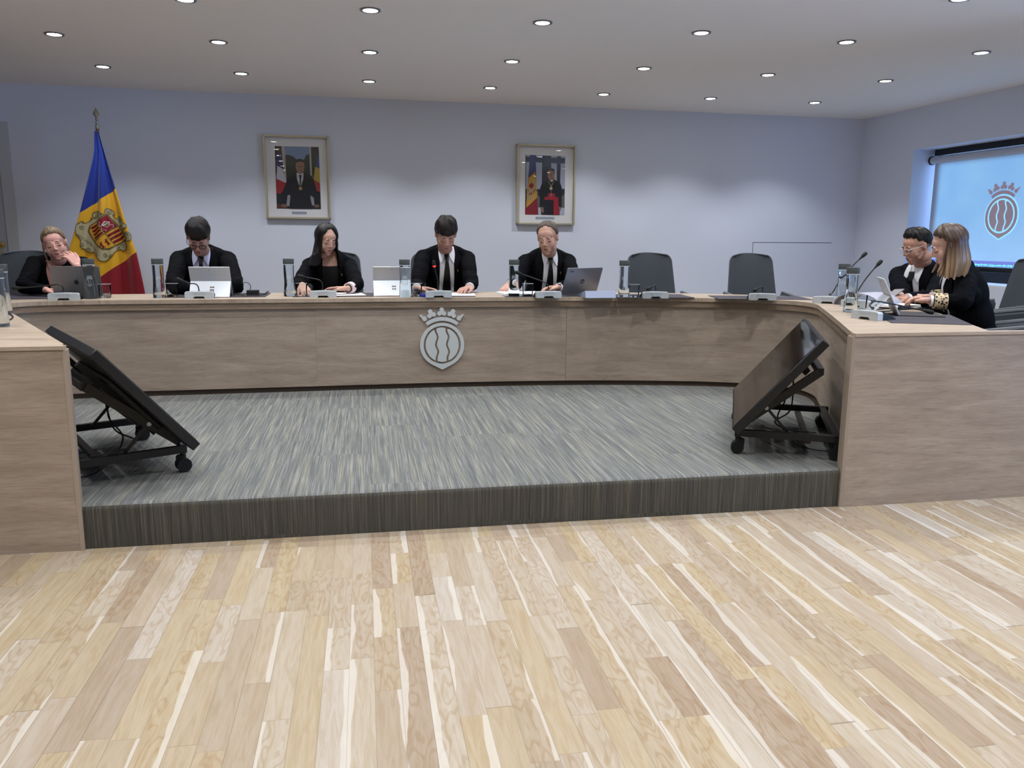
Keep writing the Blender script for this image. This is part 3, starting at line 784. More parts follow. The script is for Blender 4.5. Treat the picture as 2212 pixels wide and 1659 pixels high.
def laptop(name, label, loc, rz, w, h, tilt, cat='laptop', m=M_alu, logo=None, base=True, camera=False):
    t = thing(name, label, cat, loc, rz)
    # lid leans towards the camera (-y) by tilt degrees from vertical; hinge at origin
    a = math.radians(tilt); up = V((0, -math.sin(a), math.cos(a))); nv = V((0, -math.cos(a), -math.sin(a)))
    rot = Matrix((V((1, 0, 0)), -nv, up)).transposed()
    def lp(x, z, k): return V((x, 0, .012))+up*z+nv*k
    rr_ = .009
    cs = []
    for sx, sz, a0 in ((1, 0, -PI/2), (1, 1, 0), (-1, 1, PI/2), (-1, 0, PI)):
        for i in range(5): an = a0+PI/2*i/4; cs.append((sx*(w/2-rr_)+rr_*math.cos(an), (h-rr_ if sz else rr_)+rr_*math.sin(an)))
    b = MB(); b.prism(cs, lp, 0, .005); b.build('lid', m, t, angle=30)
    b = MB(); b.prism([(x*.95, .008+z*.94) for x, z in cs], lp, -.0015, -.0002); b.build('display', M_screen, t, angle=30)
    if base:
        b = MB(); b.prism([(x, z) for x, z in cs], lambda x, y, k: V((x, y*.95+.004, k)), .001, .013); b.build('keyboard_base', m, t, angle=30)
        b = MB(); b.prism([(x*.88, .02+z*.45) for x, z in cs], lambda x, y, k: V((x, y, k)), .0131, .0145); b.build('keys', M_black, t, angle=30)
    if logo: logo(t, lambda x, z, k: lp(x, z, .0052+k))
    return t

def circle_logo(t, lp):
    # round emblem with slanted letters
    b = MB(); cx_, cz = 0, .088; R = .0165
    b.prism([(cx_+x, cz+z) for x, z in circ(0, 0, R, 28)], lp, 0, .0006); b.build('round_emblem', mat('emblem_dark', (24, 25, 28), .3), t)
    b = text_mb('hp', .026, lambda x, y, k: lp(-(x+y*.3)*-1, cz+y, .0009), 0, 0); b.build('emblem_letters', mat('emblem_silver', (150, 150, 152), .4, metal=.4), t, smooth=False)
    b = MB(); b.prism([(-.118, .158), (-.090, .158), (-.090, .166), (-.118, .166)], lp, 0, .0006); b.build('asset_sticker', mat('sticker_dark', (40, 40, 44), .5), t, smooth=False)
    b = MB(); b.prism([(-.113, .1605), (-.095, .1605), (-.095, .1635), (-.113, .1635)], lp, .0007, .0009); b.build('sticker_print', mat('sticker_print', (120, 120, 124), .5), t, smooth=False)
def fruit_logo(t, lp):
    cz = .086; s = .0145
    body = catmull([V((x, y, 0)) for x, y in [(0, .62), (.35, .78), (.72, .66), (.80, .50), (.60, .28), (.60, -.02), (.86, -.28), (.70, -.66), (.40, -.95), (.18, -.92), (0, -.86), (-.18, -.92), (-.42, -.95), (-.78, -.50), (-.90, .05), (-.76, .55), (-.36, .78)]], 5, True)
    b = MB(); b.prism([(p.x*s, cz+p.y*s) for p in body], lp, 0, .0006)
    leaf = [(0, .88), (.02, 1.15), (.18, 1.38), (.36, 1.46), (.36, 1.2), (.22, .98)]
    b.prism([(x*s, cz+y*s) for x, y in leaf], lp, 0, .0006); b.build('lid_emblem', mat('emblem_grey', (52, 54, 58), .25, metal=.4), t)

def kick_tablet(label, loc, rz, group=None):
    t = thing('tablet_computer', label, 'tablet', loc, rz, group)
    w = .243
    b = MB(); b.bar((0, .085, .004), (0, -.002, .186), w, .008, up=(0, 1, 0)); b.build('tablet_body', M_surf, t, bevel=.003)
    up = V((0, -.087, .182)).normalized(); nv = V((0, -up.z, up.y))
    b = MB(); m0 = V((0, .085, .004))+up*.105+nv*.006; b.bar(m0, (0, -.045, .003), w*.985, .003, up=(0, 1, 0)); b.build('kickstand', mat('pale_kickstand', (214, 220, 226), .35, metal=.2), t, bevel=.001)
    kd = (V((0, -.045, .003))-m0); kn = V((0, -kd.z*-1, kd.y*-1)).normalized()
    if kn.y > 0: kn = -kn
    b = MB()
    for sx in (-1, 1):
        for sz in (0, 1):
            c = m0+kd*(.40+.17*sz)+kn*.0022+V((sx*.0068+.012, 0, 0)); b.box(c, (.0115, .0008, .0115), Matrix((V((1, 0, 0)), kn, kd.normalized())).transposed())
    b.build('four_square_emblem', mat('emblem_taupe', (104, 96, 90), .35, metal=.5), t, smooth=False)
    c0_ = V((0, .085, .004))+up*.190+nv*.0045
    b = MB(); b.ell(c0_-up*.006, .0025, n=10, k=6); b.build('rear_camera', M_black, t)
    b = MB(); b.box((0, .19, .004), (w, .21, .006)); b.build('keyboard_cover', M_alud, t, bevel=.002)
    return t

def chair_proto(label, loc, rz, group):
    t = thing('office_armchair', label, 'chair', loc, rz, group)
    # facing -y ; back shell: rounded trapezoid, curved; seat height .46
    def back(z, x, off):   # z 0..1, x -1..1
        hw = .222-.048*z
        y = .235+.10*z+off-.05*(1-x*x)*-.6
        return V((x*hw, y+.03*(1-abs(x)**2), (.44+z*.555)))
    nz, nx = 30, 16; vs = []; fs = []
    for side, off in ((0, -.035), (1, .035)):
        for i in range(nz+1):
            z = math.sin(i/nz*PI/2)
            for j in range(nx+1):
                x = -1+2*j/nx
                # rounded top corners
                zz = z; p = back(z, x, off*(1-.75*abs(x)**6)*(1-.6*z**8))
                if z > .90:
                    q = (z-.90)/.10; lim = 1-.26*(1-math.sqrt(max(0, 1-q*q)))
                    p.x *= lim
                p.z += .012*(1-x*x)*z
                vs.append(p)
    n1 = (nz+1)*(nx+1)
    for s in (0, 1):
        for i in range(nz):
            for j in range(nx):
                a = s*n1+i*(nx+1)+j; fs.append((a, a+1, a+nx+2, a+nx+1))
    bd = [j for j in range(nx+1)]+[i*(nx+1)+nx for i in range(1, nz+1)]+[nz*(nx+1)+j for j in range(nx-1, -1, -1)]+[i*(nx+1) for i in range(nz-1, 0, -1)]
    for a, c in zip(bd, bd[1:]+bd[:1]): fs.append((a, c, n1+c, n1+a))
    b = MB(); b.add(vs, fs); b.build('backrest', M_chair, t, angle=70)
    pipe = [(vs[i]+vs[n1+i])/2 for i in bd[nx:]+bd[:1]]
    b = MB(); b.tube(pipe, .006, 8); b.build('backrest_piping', M_chairp, t)
    b = MB(); b.box((0, .0, .45), (.46, .50, .09)); b.build('seat', M_chair, t, bevel=.035)
    for sx in (-1, 1):
        b = MB()
        prof = [(-.20, .40), (.24, .42), (.26, .70), (.16, .69), (-.20, .645), (-.23, .60)]
        b.prism([(y, z) for y, z in prof], lambda y, z, k: V((k, y, z)), sx*.245-.022, sx*.245+.022); b.build('armrest', M_chair, t, bevel=.015)
        b = MB(); b.tube([(sx*.245, .25, .705), (sx*.245, .15, .697), (sx*.245, -.19, .652), (sx*.245, -.225, .61)], .014, 8); b.build('armrest_piping', M_chairp, t)
    b = MB(); b.lathe([(.0, .09), (.03, .09), (.03, .25), (.02, .26), (.02, .41), (0, .41)], (0, 0, 0), 16); b.build('gas_column', M_silver, t)
    for i in range(5):
        a = 2*PI*i/5+.3; d = V((math.cos(a), math.sin(a), 0))
        b = MB(); b.bar(d*.02+V((0, 0, .10)), d*.29+V((0, 0, .075)), .04, .025); b.build('base_leg', M_silver, t, bevel=.004)
        b = MB(); b.tube([d*.28+V((-d.y, d.x, 0))*.022+V((0, 0, .03)), d*.28-V((-d.y, d.x, 0))*.022+V((0, 0, .03))], .029, 16); b.build('caster', M_rubber, t)
    return t

# ------------------------------------------------------------------ chairs
def cpos(px, py, y): p = Py(px, py, y); return (p.x, y-.36, 0)
CH = 'grey upholstered council armchairs'
ch0 = chair_proto('empty grey upholstered armchair with its concealed-door wall behind, right of the other empty chair', (0, 0, 0), 0, CH)
def put_chair(loc, rz, label, first=[True]):
    if first[0]:
        first[0] = False; ch0.location = loc; ch0.rotation_euler = (0, 0, rz); ch0['label'] = label; return ch0
    return dup(ch0, loc, rz, label, CH)
put_chair(cpos(1619, 549, 6.05), 0, 'empty grey armchair in front of the thin concealed door outline, arms showing over the desk')
put_chair(cpos(1401, 550, 6.15), 0, 'empty grey armchair behind the bottle and glass, right of the silver laptop')
put_chair(cpos(68, 548, 6.10), .05, 'grey armchair of the blonde woman, its back showing left of her')
put_chair(cpos(440, 556, 6.35), 0, 'grey armchair hidden behind the young man with dark-rimmed glasses')
put_chair(cpos(722, 545, 6.12), 0, 'grey armchair behind the woman with long black hair, one edge showing')
put_chair(cpos(940, 549, 6.15), 0, 'grey armchair behind the man with the thick dark fringe, one edge showing')
put_chair(cpos(1184, 556, 6.35), 0, 'grey armchair hidden behind the balding man with the watch')
FR = math.radians(-116+0)    # chairs on the right wing face the well
p = Pd(2080, 640, 4.85); put_chair((p.x+.22, p.y-.10, 0), math.radians(-112), 'grey armchair of the woman with long brown hair')
p = Pd(2040, 640, 5.45); put_chair((p.x+.25, p.y-.02, 0), math.radians(-100), 'grey armchair of the older man in glasses')
put_chair((3.10, 3.36, 0), math.radians(-112), 'empty grey armchair at the right edge of the picture, nearest the camera')

# ------------------------------------------------------------------ flag
FY = 7.0
fo = Py(209, 500, FY); 
flag = thing('standing_flag', 'blue yellow and red flag with a coat of arms hanging from an indoor flagpole', 'flag', (fo.x, FY, 0))
fO = V(flag.location)
ptop = Py(208, 272, FY)
b = MB(); b.tube([(fo.x, FY+.02, .05), (ptop.x, FY+.02, ptop.z)], .013, 12); b.build('pole', mat('pole_wood', (120, 90, 60), .4), flag, fO)
b = MB(); b.lathe([(0, 0), (.17, 0), (.17, .02), (.05, .05), (.02, .06), (0, .06)], (fo.x, FY+.02, 0), 28); b.build('stand', M_gold, flag, fO)
fz = ptop.z; ft = Py(208, 232, FY).z; s = ft-fz
b = MB(); b.lathe([(0, -.02), (.016, -.02), (.016, .01), (.009, .015), (.012, .03), (.012, .036), (.006, .042), (.0, .042)], (ptop.x, FY+.02, fz), 20)
b.ell((ptop.x, FY+.02, fz+.052), .011, n=14, k=8)
hh = s-.055
b.lathe([(0, .06), (.009, .065), (.026, .06+hh*.42), (.020, .06+hh*.55), (.0, .06+hh)], (ptop.x, FY+.02, fz), 4)
b.build('spear_finial', mat('finial_steel', (170, 168, 158), .3, metal=.8), flag, fO, angle=20)
Lx = [(283, 204), (325, 204), (345, 201), (405, 187), (463, 173), (520, 157), (580, 139), (640, 122), (700, 108)]
Rx = [(283, 213), (300, 218), (350, 233), (405, 250), (450, 264), (500, 279), (545, 296), (600, 308), (640, 316), (700, 326)]
def interp(T, y):
    for (a, x0), (c, x1) in zip(T, T[1:]):
        if y <= c: return x0+(x1-x0)*(y-a)/(c-a)
    return T[-1][1]
nv_, nu = 60, 48
vs = []; uvs = []
def cloth_y(u, v, w): 
    return FY-.035-(.030*math.sin(u*2*PI*2.1+.6)+.014*math.sin(u*2*PI*4.3+1.1*v*3))*min(1, .25+v)*1.0
for i in range(nv_+1):
    v = i/nv_; py = 283+v*(700-283); xl, xr = interp(Lx, py), interp(Rx, py)
    for j in range(nu+1):
        u = j/nu; px = xl+(xr-xl)*u
        p = Py(px, py, FY-.035); p.y = cloth_y(u, v, 0); vs.append(p); uvs.append((py+.69*(px-230), px))
fs = [(i*(nu+1)+j, i*(nu+1)+j+1, (i+1)*(nu+1)+j+1, (i+1)*(nu+1)+j) for i in range(nv_) for j in range(nu)]
k = NB('flag_satin')
uv = k.n('ShaderNodeUVMap'); sp = k.n('ShaderNodeSeparateXYZ'); k.nt.links.new(uv.outputs[0], sp.inputs[0])
k.put(k.b.inputs['Base Color'], k.ramp(k.math('DIVIDE', sp.outputs[0], 1000.), [(0, (12, 44, 140)), (.421, (232, 176, 28)), (.588, (140, 14, 34))], 'CONSTANT'))
k.b.inputs['Roughness'].default_value = .5; k.b.inputs['Sheen Weight'].default_value = .2
b = MB(); b.add(vs, fs, uvs); clo = b.build('flag_cloth', k.m, flag, fO, fix=False, angle=180)
sm = clo.modifiers.new('thick', 'SOLIDIFY'); sm.thickness = .001; sm.offset = 0
# coat of arms, traced in crop units: px = 140 + x/7.54 ; py = 420 + y/7.54
def fl_pt(x, y, t):
    px, py = 140+x/7.54, 420+y/7.54
    v = (py-283)/(700-283); xl, xr = interp(Lx, py), interp(Rx, py); u = (px-xl)/(xr-xl)
    p = Py(px, py, FY-.035); p.y = cloth_y(u, v, 0)-.0025-t*2.2; return p
arms = bpy.data.objects.new('coat_of_arms', None); COL.objects.link(arms); arms.parent = flag
def dens(poly, step=26):
    out = []
    for (x0, y0), (x1, y1) in zip(poly, poly[1:]+poly[:1]):
        n = max(1, int(math.hypot(x1-x0, y1-y0)/step))
        for i in range(n): out.append((x0+(x1-x0)*i/n, y0+(y1-y0)*i/n))
    return out
def grow(poly, d):
    cx = sum(p[0] for p in poly)/len(poly); cy_ = sum(p[1] for p in poly)/len(poly); out = []
    n = len(poly); area = sum(poly[i][0]*poly[(i+1) % n][1]-poly[(i+1) % n][0]*poly[i][1] for i in range(n)); sg = 1 if area > 0 else -1
    for i in range(n):
        (x0, y0), (x1, y1) = poly[i-1], poly[(i+1) % n]; dx, dy = x1-x0, y1-y0; l = math.hypot(dx, dy)+1e-6
        out.append((poly[i][0]+sg*dy/l*d, poly[i][1]-sg*dx/l*d))
    return out
def fpoly(name, polys, m, t, smoothp=False, parent=arms):
    """lay polygons on the cloth: cut into a fine grid so they follow the folds"""
    b = MB()
    for poly in polys:
        if smoothp: poly = [(p.x, p.y) for p in catmull([V((x, y, 0)) for x, y in poly], 4, True)]
        bm = bmesh.new(); vv = [bm.verts.new((x, y, 0)) for x, y in poly]
        for tr_ in tessellate_polygon([[V((x, y, 0)) for x, y in poly]]):
            try: bm.faces.new([vv[i] for i in tr_])
            except ValueError: pass
        xs = [p[0] for p in poly]; ys = [p[1] for p in poly]
        for ax, lo, hi in ((0, min(xs), max(xs)), (1, min(ys), max(ys))):
            c = lo+22
            while c < hi:
                co_ = (c, 0, 0) if ax == 0 else (0, c, 0); no = (1, 0, 0) if ax == 0 else (0, 1, 0)
                bmesh.ops.bisect_plane(bm, geom=bm.verts[:]+bm.edges[:]+bm.faces[:], plane_co=co_, plane_no=no); c += 22
        bm.verts.ensure_lookup_table(); bm.verts.index_update()
        b.add([fl_pt(v.co.x, v.co.y, t) for v in bm.verts], [tuple(v.index for v in f.verts) for f in bm.faces]); bm.free()
    return b.build(name, m, parent, fO, fix=False, angle=180)
cart = [(210, 490), (250, 470), (280, 440), (340, 470), (400, 440), (440, 390), (445, 320), (480, 285), (530, 272), (590, 300), (650, 330), (660, 260), (690, 232), (740, 240), (790, 285), (800, 325), (780, 350), (830, 405), (860, 370), (895, 358), (930, 390), (950, 450), (990, 480), (1018, 510), (990, 545), (940, 555), (985, 640), (1005, 612), (1050, 615), (1085, 660), (1092, 710), (1070, 750), (1000, 752), (975, 775), (1000, 830), (985, 890), (940, 922), (870, 900), (810, 950), (790, 990), (760, 1025), (735, 1010), (735, 1040), (700, 1075), (640, 1088), (580, 1065), (520, 1010), (460, 940), (400, 945), (345, 925), (335, 890), (290, 875), (258, 820), (270, 780), (265, 730), (210, 650), (193, 560)]
cart = [(p.x, p.y) for p in catmull([V((x, y, 0)) for x, y in cart], 3, True)]
kh = mat('cartouche_line', (84, 72, 36), .6); bei = mat('cartouche_beige', (186, 178, 140), .6); bei2 = mat('cartouche_shade', (150, 142, 104), .6)
fred = mat('arms_red', (150, 24, 50), .5); fyel = mat('arms_yellow', (222, 166, 50), .5); fdred = mat('arms_dark_red', (120, 16, 28), .5); fwh = mat('arms_white', (224, 218, 216), .5); folive = mat('arms_olive', (126, 108, 56), .5)
fpoly('cartouche', [cart], bei, .0012)
b = MB(); b.tube([fl_pt(x, y, .0012) for x, y in dens(cart, 14)+cart[:1]], .0022, 6, False); b.build('cartouche_outline', kh, arms, fO)
def sh(u, w): return (690+310*u-350*w, 340+370*u+228*w)
shield = [sh(0, 0), sh(1, 0), sh(1, .55), sh(.98, .75), sh(.88, .92), sh(.70, 1.0), sh(.5, 1.06), sh(.30, 1.0), sh(.12, .93), sh(.02, .78), sh(0, .55)]
shield = dens([(p.x, p.y) for p in [V((x, y, 0)) for x, y in shield]], 30)
fpoly('shield_border', [grow(shield, 26)], kh, .0018); fpoly('shield_edge', [grow(shield, 20)], folive, .0022)
q = lambda u0, u1, w0, w1: [sh(u0, w0), sh(u1, w0), sh(u1, w1), sh(u0, w1)]
fpoly('mitre_quarter', [q(0, .48, 0, .48)], fred, .0028); fpoly('right_quarter', [q(.52, 1, 0, .48)], fyel, .0028)
fpoly('left_quarter', [q(0, .48, .52, .80)+[]], fyel, .0028)
bl = [sh(0, .52), sh(.48, .52), sh(.48, 1.04), sh(.30, 1.0), sh(.12, .93), sh(.02, .78)]
brq = [sh(.52, .52), sh(1, .52), sh(.98, .75), sh(.88, .92), sh(.70, 1.0), sh(.52, 1.04)]
fpoly('lower_left_quarter', [bl], fyel, .0029); fpoly('cattle_quarter', [brq], fyel, .0029)
fpoly('red_pales', [q(a, a+.075, .53, min(.98, .80+a*.5)) for a in (.04, .155, .27, .385)]+[q(a, a+.085, .01, .47) for a in (.58, .72, .86)], fdred, .0036)
cow = [(-4, 2), (6, -14), (-4, -34), (2, -36), (14, -20), (26, -34), (31, -32), (26, -14), (44, -12), (70, -12), (92, -10), (104, -26), (110, -24), (102, 0), (106, 34), (98, 34), (90, 12), (84, 34), (76, 34), (76, 12), (52, 12), (50, 36), (42, 36), (38, 12), (32, 34), (24, 34), (24, 8), (10, 6)]
def cowp(cx, cy_): 
    an = math.radians(45); return [(cx+x*math.cos(an)-y*math.sin(an), cy_+x*math.sin(an)+y*math.cos(an)) for x, y in cow]
fpoly('red_cattle', [cowp(590, 790), cowp(668, 735)], fdred, .0036)
fpoly('mitre', [[(655, 435), (742, 447), (742, 500), (700, 545), (615, 500)]], fwh, .0034); fpoly('mitre_bands', [[(665, 447), (715, 452), (632, 496)], [(730, 458), (732, 498), (698, 533), (650, 512)]], folive, .0040)
b = MB()
for pts in ([(552, 455), (585, 455), (575, 500), (600, 525), (625, 505)], [(618, 535), (625, 580), (660, 580), (690, 580), (685, 603)], [(755, 495), (785, 490), (798, 515), (785, 530)]):
    b.tube([fl_pt(p.x, p.y, .004) for p in catmull([V((x, y, 0)) for x, y in pts], 4)], .0016, 5)
b.build('mitre_ribbons', fwh, arms, fO)
b = MB(); rng = random.Random(5)
def spiral(cx, cy_, r, s0_, turns=1.5, sg=1):
    pts = []
    for i in range(16): a = s0_+sg*2*PI*turns*i/15; rad = r*(1-.8*i/15); pts.append(fl_pt(cx+rad*math.cos(a), cy_+rad*math.sin(a), .0022))
    b = MB(); b.tube(pts, .0011, 5); b.build('scroll_line', kh, arms, fO)
for c in [(520, 330, 46, 0), (480, 380, 24, 2), (290, 545, 40, 3), (250, 800, 0, 0), (300, 815, 36, 1), (375, 900, 36, 2), (675, 985, 40, 0), (760, 990, 22, 4), (925, 850, 55, 1), (870, 880, 26, 3), (895, 425, 34, 2), (905, 510, 26, 0), (1030, 650, 26, 3), (730, 290, 40, 5), (310, 450, 20, 1), (430, 400, 20, 3), (610, 330, 22, 2)]:
    if c[2]: spiral(*c)
for i in range(5):
    a = 690+i*24; b = MB(); b.tube([fl_pt(a, 262+i*11, .0022), fl_pt(a-12, 305+i*9, .0022)], .001, 5); b.build('scroll_line', kh, arms, fO)
    b = MB(); b.tube([fl_pt(1010+i*5, 640+i*22, .0022), fl_pt(1075, 655+i*18, .0022)], .001, 5); b.build('scroll_line', kh, arms, fO)
ang = math.atan2(340, 330); ca, sa_ = math.cos(ang), math.sin(ang)
def arc_txt(x, y, t_):
    xx = x; yy = y+(-(x/260.)**2*40+0); return fl_pt(395+xx*ca+yy*sa_, 800+xx*sa_-yy*ca, .0026)
text_mb('VIRTVS VNITA FORTIOR', 46, arc_txt).build('motto', kh, arms, fO, smooth=False, fix=False)

# ------------------------------------------------------------------ portraits
def portrait(name, label, corners, crop, prn, polys, caption, cap_c, cap_size):
    (tl, tr, br, bl_) = [bwp(*c, .03) for c in corners]
    sL = ((tl-C0).dot(U)+(bl_-C0).dot(U))/2; sR_ = ((tr-C0).dot(U)+(br-C0).dot(U))/2
    z1 = (tl.z+tr.z)/2; z0 = (bl_.z+br.z)/2
    o = bwc((sL+sR_)/2, (z0+z1)/2)
    t = thing(name, label, 'picture', o)
    w, h = sL-sR_, z1-z0; K = .045
    def fp(x, y, k): return bwc(sL-x*w, z1-y*h, k)     # x,y 0..1 from top left, k off the wall
    b = MB(); e = .014; d = .012
    ex, ey = e/w, e/h
    for a in ((0, ex, 0, 1), (1-ex, 1, 0, 1), (0, 1, 0, ey), (0, 1, 1-ey, 1)):
        vs = [fp(x, y, k_) for k_ in (.002, K) for y in a[2:] for x in a[:2]]
        b.add(vs, [(0, 2, 3, 1), (4, 5, 7, 6), (0, 1, 5, 4), (2, 6, 7, 3), (0, 4, 6, 2), (1, 3, 7, 5)])
    b.build('frame', M_brassf, t, o, smooth=False)
    b = MB(); vs = [fp(x, y, .012) for y in (ey, 1-ey) for x in (ex, 1-ex)]+[fp(x, y, .004) for y in (ey, 1-ey) for x in (ex, 1-ex)]
    b.add(vs, [(0, 1, 3, 2), (4, 6, 7, 5), (0, 4, 5, 1), (2, 3, 7, 6)]); b.build('mount_board', mat('mount_white', (236, 238, 242), .9), t, o, smooth=False)
    b = MB(); vs = [fp(x, y, .030) for y in (ey, 1-ey) for x in (ex, 1-ex)]+[fp(x, y, .028) for y in (ey, 1-ey) for x in (ex, 1-ex)]
    b.add(vs, [(0, 1, 3, 2), (4, 6, 7, 5)]); b.build('glass_pane', M_pane, t, o, smooth=False)
    # print art; crop coords -> frame fraction through the quad of the frame
    (ax, ay), (bx, by), (cx_, cy_), (dx, dy) = crop
    def inv(x, y):
        v = .5
        for _ in range(6):
            lx, ly = ax+(dx-ax)*v, ay+(dy-ay)*v; rx, ry = bx+(cx_-bx)*v, by+(cy_-by)*v
            u = (x-lx)/(rx-lx); ty = ay+(by-ay)*u; byy = dy+(cy_-dy)*u; v = (y-ty)/(byy-ty)
        return u, v
    pr = bpy.data.objects.new('photo_print', None); COL.objects.link(pr); pr.parent = t
    L = 0
    for nm, c, plist, sm_ in polys:
        b = MB(); L += 1
        for pl in plist:
            if sm_: pl = [(p.x, p.y) for p in catmull([V((x, y, 0)) for x, y in pl], 5, True)]
            b.prism([inv(*p) for p in pl], lambda x, y, k_: fp(x, y, k_), .012, .0123+.00035*L)
        b.build(nm, mat('print_%d_%d_%d' % c, c, .6), pr, o, smooth=False, fix=False)
    u, v = inv(*cap_c)
    cw, chh = cap_size
    b = MB(); b.prism([(u-cw, v-.016), (u+cw, v-.016), (u+cw, v+.020), (u-cw, v+.020)], fp, .012, .0126); b.build('caption_card', mat('caption_card', (176, 186, 204), .8), t, o, smooth=False)
    for i, (tx, sz, dy_) in enumerate(caption):
        text_mb(tx, sz, lambda x, y, t_: fp(u+x/w, v+dy_-y/h, .0130), bold=0).build('caption_text', mat('caption_ink', (52, 60, 86), .8), t, o, smooth=False, fix=False)
    return t
dk = (18, 22, 32)
face = (150, 112, 98)
p1 = [('print_ground', (20, 30, 36), [[(385, 318), (1122, 352), (1146, 1372), (424, 1346)]], 0),
      ('print_sky', (120, 146, 184), [[(555, 326), (958, 344), (966, 480), (870, 560), (740, 545), (640, 470), (560, 470)]], 0),
      ('print_trees', (28, 50, 42), [[(560, 470), (610, 465), (700, 500), (745, 545), (745, 900), (575, 900)], [(870, 560), (905, 480), (965, 460), (975, 820), (870, 760)], [(1000, 400), (1060, 395), (1100, 480), (1060, 660), (1010, 700)]], 0),
      ('print_window_posts', (176, 176, 172), [[(497, 322), (552, 325), (582, 900), (560, 910), (520, 600)], [(958, 344), (990, 346), (1005, 800), (1020, 860), (975, 810)]], 0),
      ('print_room_dark', (44, 36, 30), [[(388, 320), (496, 324), (500, 480), (396, 560)]], 0),
      ('print_flag_blue', (28, 36, 96), [[(420, 440), (490, 450), (530, 690), (428, 620), (400, 760), (398, 560)]], 0),
      ('print_flag_white', (206, 208, 222), [[(430, 640), (520, 695), (580, 930), (415, 850)]], 0),
      ('print_flag_red', (168, 36, 44), [[(415, 850), (575, 930), (560, 1000), (480, 1105), (418, 1090)]], 0),
      ('print_flag_right_blue', (32, 66, 130), [[(1090, 480), (1122, 520), (1130, 700), (1070, 670)]], 0),
      ('print_flag_right_yellow', (188, 168, 70), [[(1058, 670), (1128, 700), (1136, 945), (1028, 880)]], 0),
      ('print_flag_right_red', (160, 52, 50), [[(1028, 882), (1136, 948), (1138, 1090), (1060, 1060)]], 0),
      ('print_desk_papers', (150, 152, 166), [[(598, 1125), (655, 1130), (630, 1310), (580, 1300)], [(960, 1130), (1030, 1180), (1040, 1300), (985, 1310)]], 0),
      ('print_furniture', (88, 46, 36), [[(424, 1270), (500, 1270), (610, 1340), (424, 1340)]], 0),
      ('print_suit', (12, 18, 30), [[(745, 760), (600, 850), (560, 960), (500, 1130), (498, 1280), (575, 1290), (600, 1130), (650, 1060), (640, 1200), (625, 1352), (1015, 1366), (975, 1200), (975, 1050), (1040, 1190), (1050, 1290), (1118, 1290), (1100, 1130), (1035, 900), (1000, 820), (865, 770)]], 0),
      ('print_shirt', (196, 200, 212), [[(745, 762), (862, 768), (858, 870), (826, 970), (790, 970), (755, 870)]], 0),
      ('print_tie', (14, 16, 28), [[(785, 800), (832, 802), (820, 870), (826, 990), (805, 1010), (795, 985), (797, 870)]], 0),
      ('print_chain', (150, 120, 70), [[(800, 900), (806, 900), (812, 990), (822, 900), (828, 900), (818, 1000), (806, 1000)]], 0),
      ('print_medal', (170, 140, 90), [circ(812, 1022, 28, 18)], 0),
      ('print_hands', (128, 92, 78), [[(498, 1275), (570, 1275), (600, 1320), (540, 1335), (500, 1315)], [(1048, 1295), (1112, 1295), (1120, 1335), (1060, 1345), (1030, 1325)]], 0),
      ('print_face', face, [[(738, 590), (870, 595), (875, 680), (862, 740), (830, 780), (795, 782), (758, 740), (738, 680)]], 1),
      ('print_hair', (30, 26, 28), [[(730, 640), (735, 560), (790, 538), (850, 548), (880, 590), (878, 640), (866, 600), (800, 585), (745, 600)]], 1),
      ('print_features', (90, 60, 54), [[(758, 652), (795, 650), (795, 662), (758, 664)], [(815, 655), (855, 652), (855, 664), (815, 668)], [(795, 718), (835, 718), (830, 728), (798, 728)], [(806, 660), (814, 660), (820, 696), (800, 696)]], 0)]
portrait('framed_portrait', 'framed portrait of a man in a dark suit with a medal between two flags', [(568, 290), (711, 296), (714, 475), (575, 470)],
         [(190, 133), (1290, 192), (1312, 1540), (262, 1507)], None, p1, [('Emmanuel Macron', .0165, -.002), ('', .006, .01)], (790, 1425), (.115, 0))
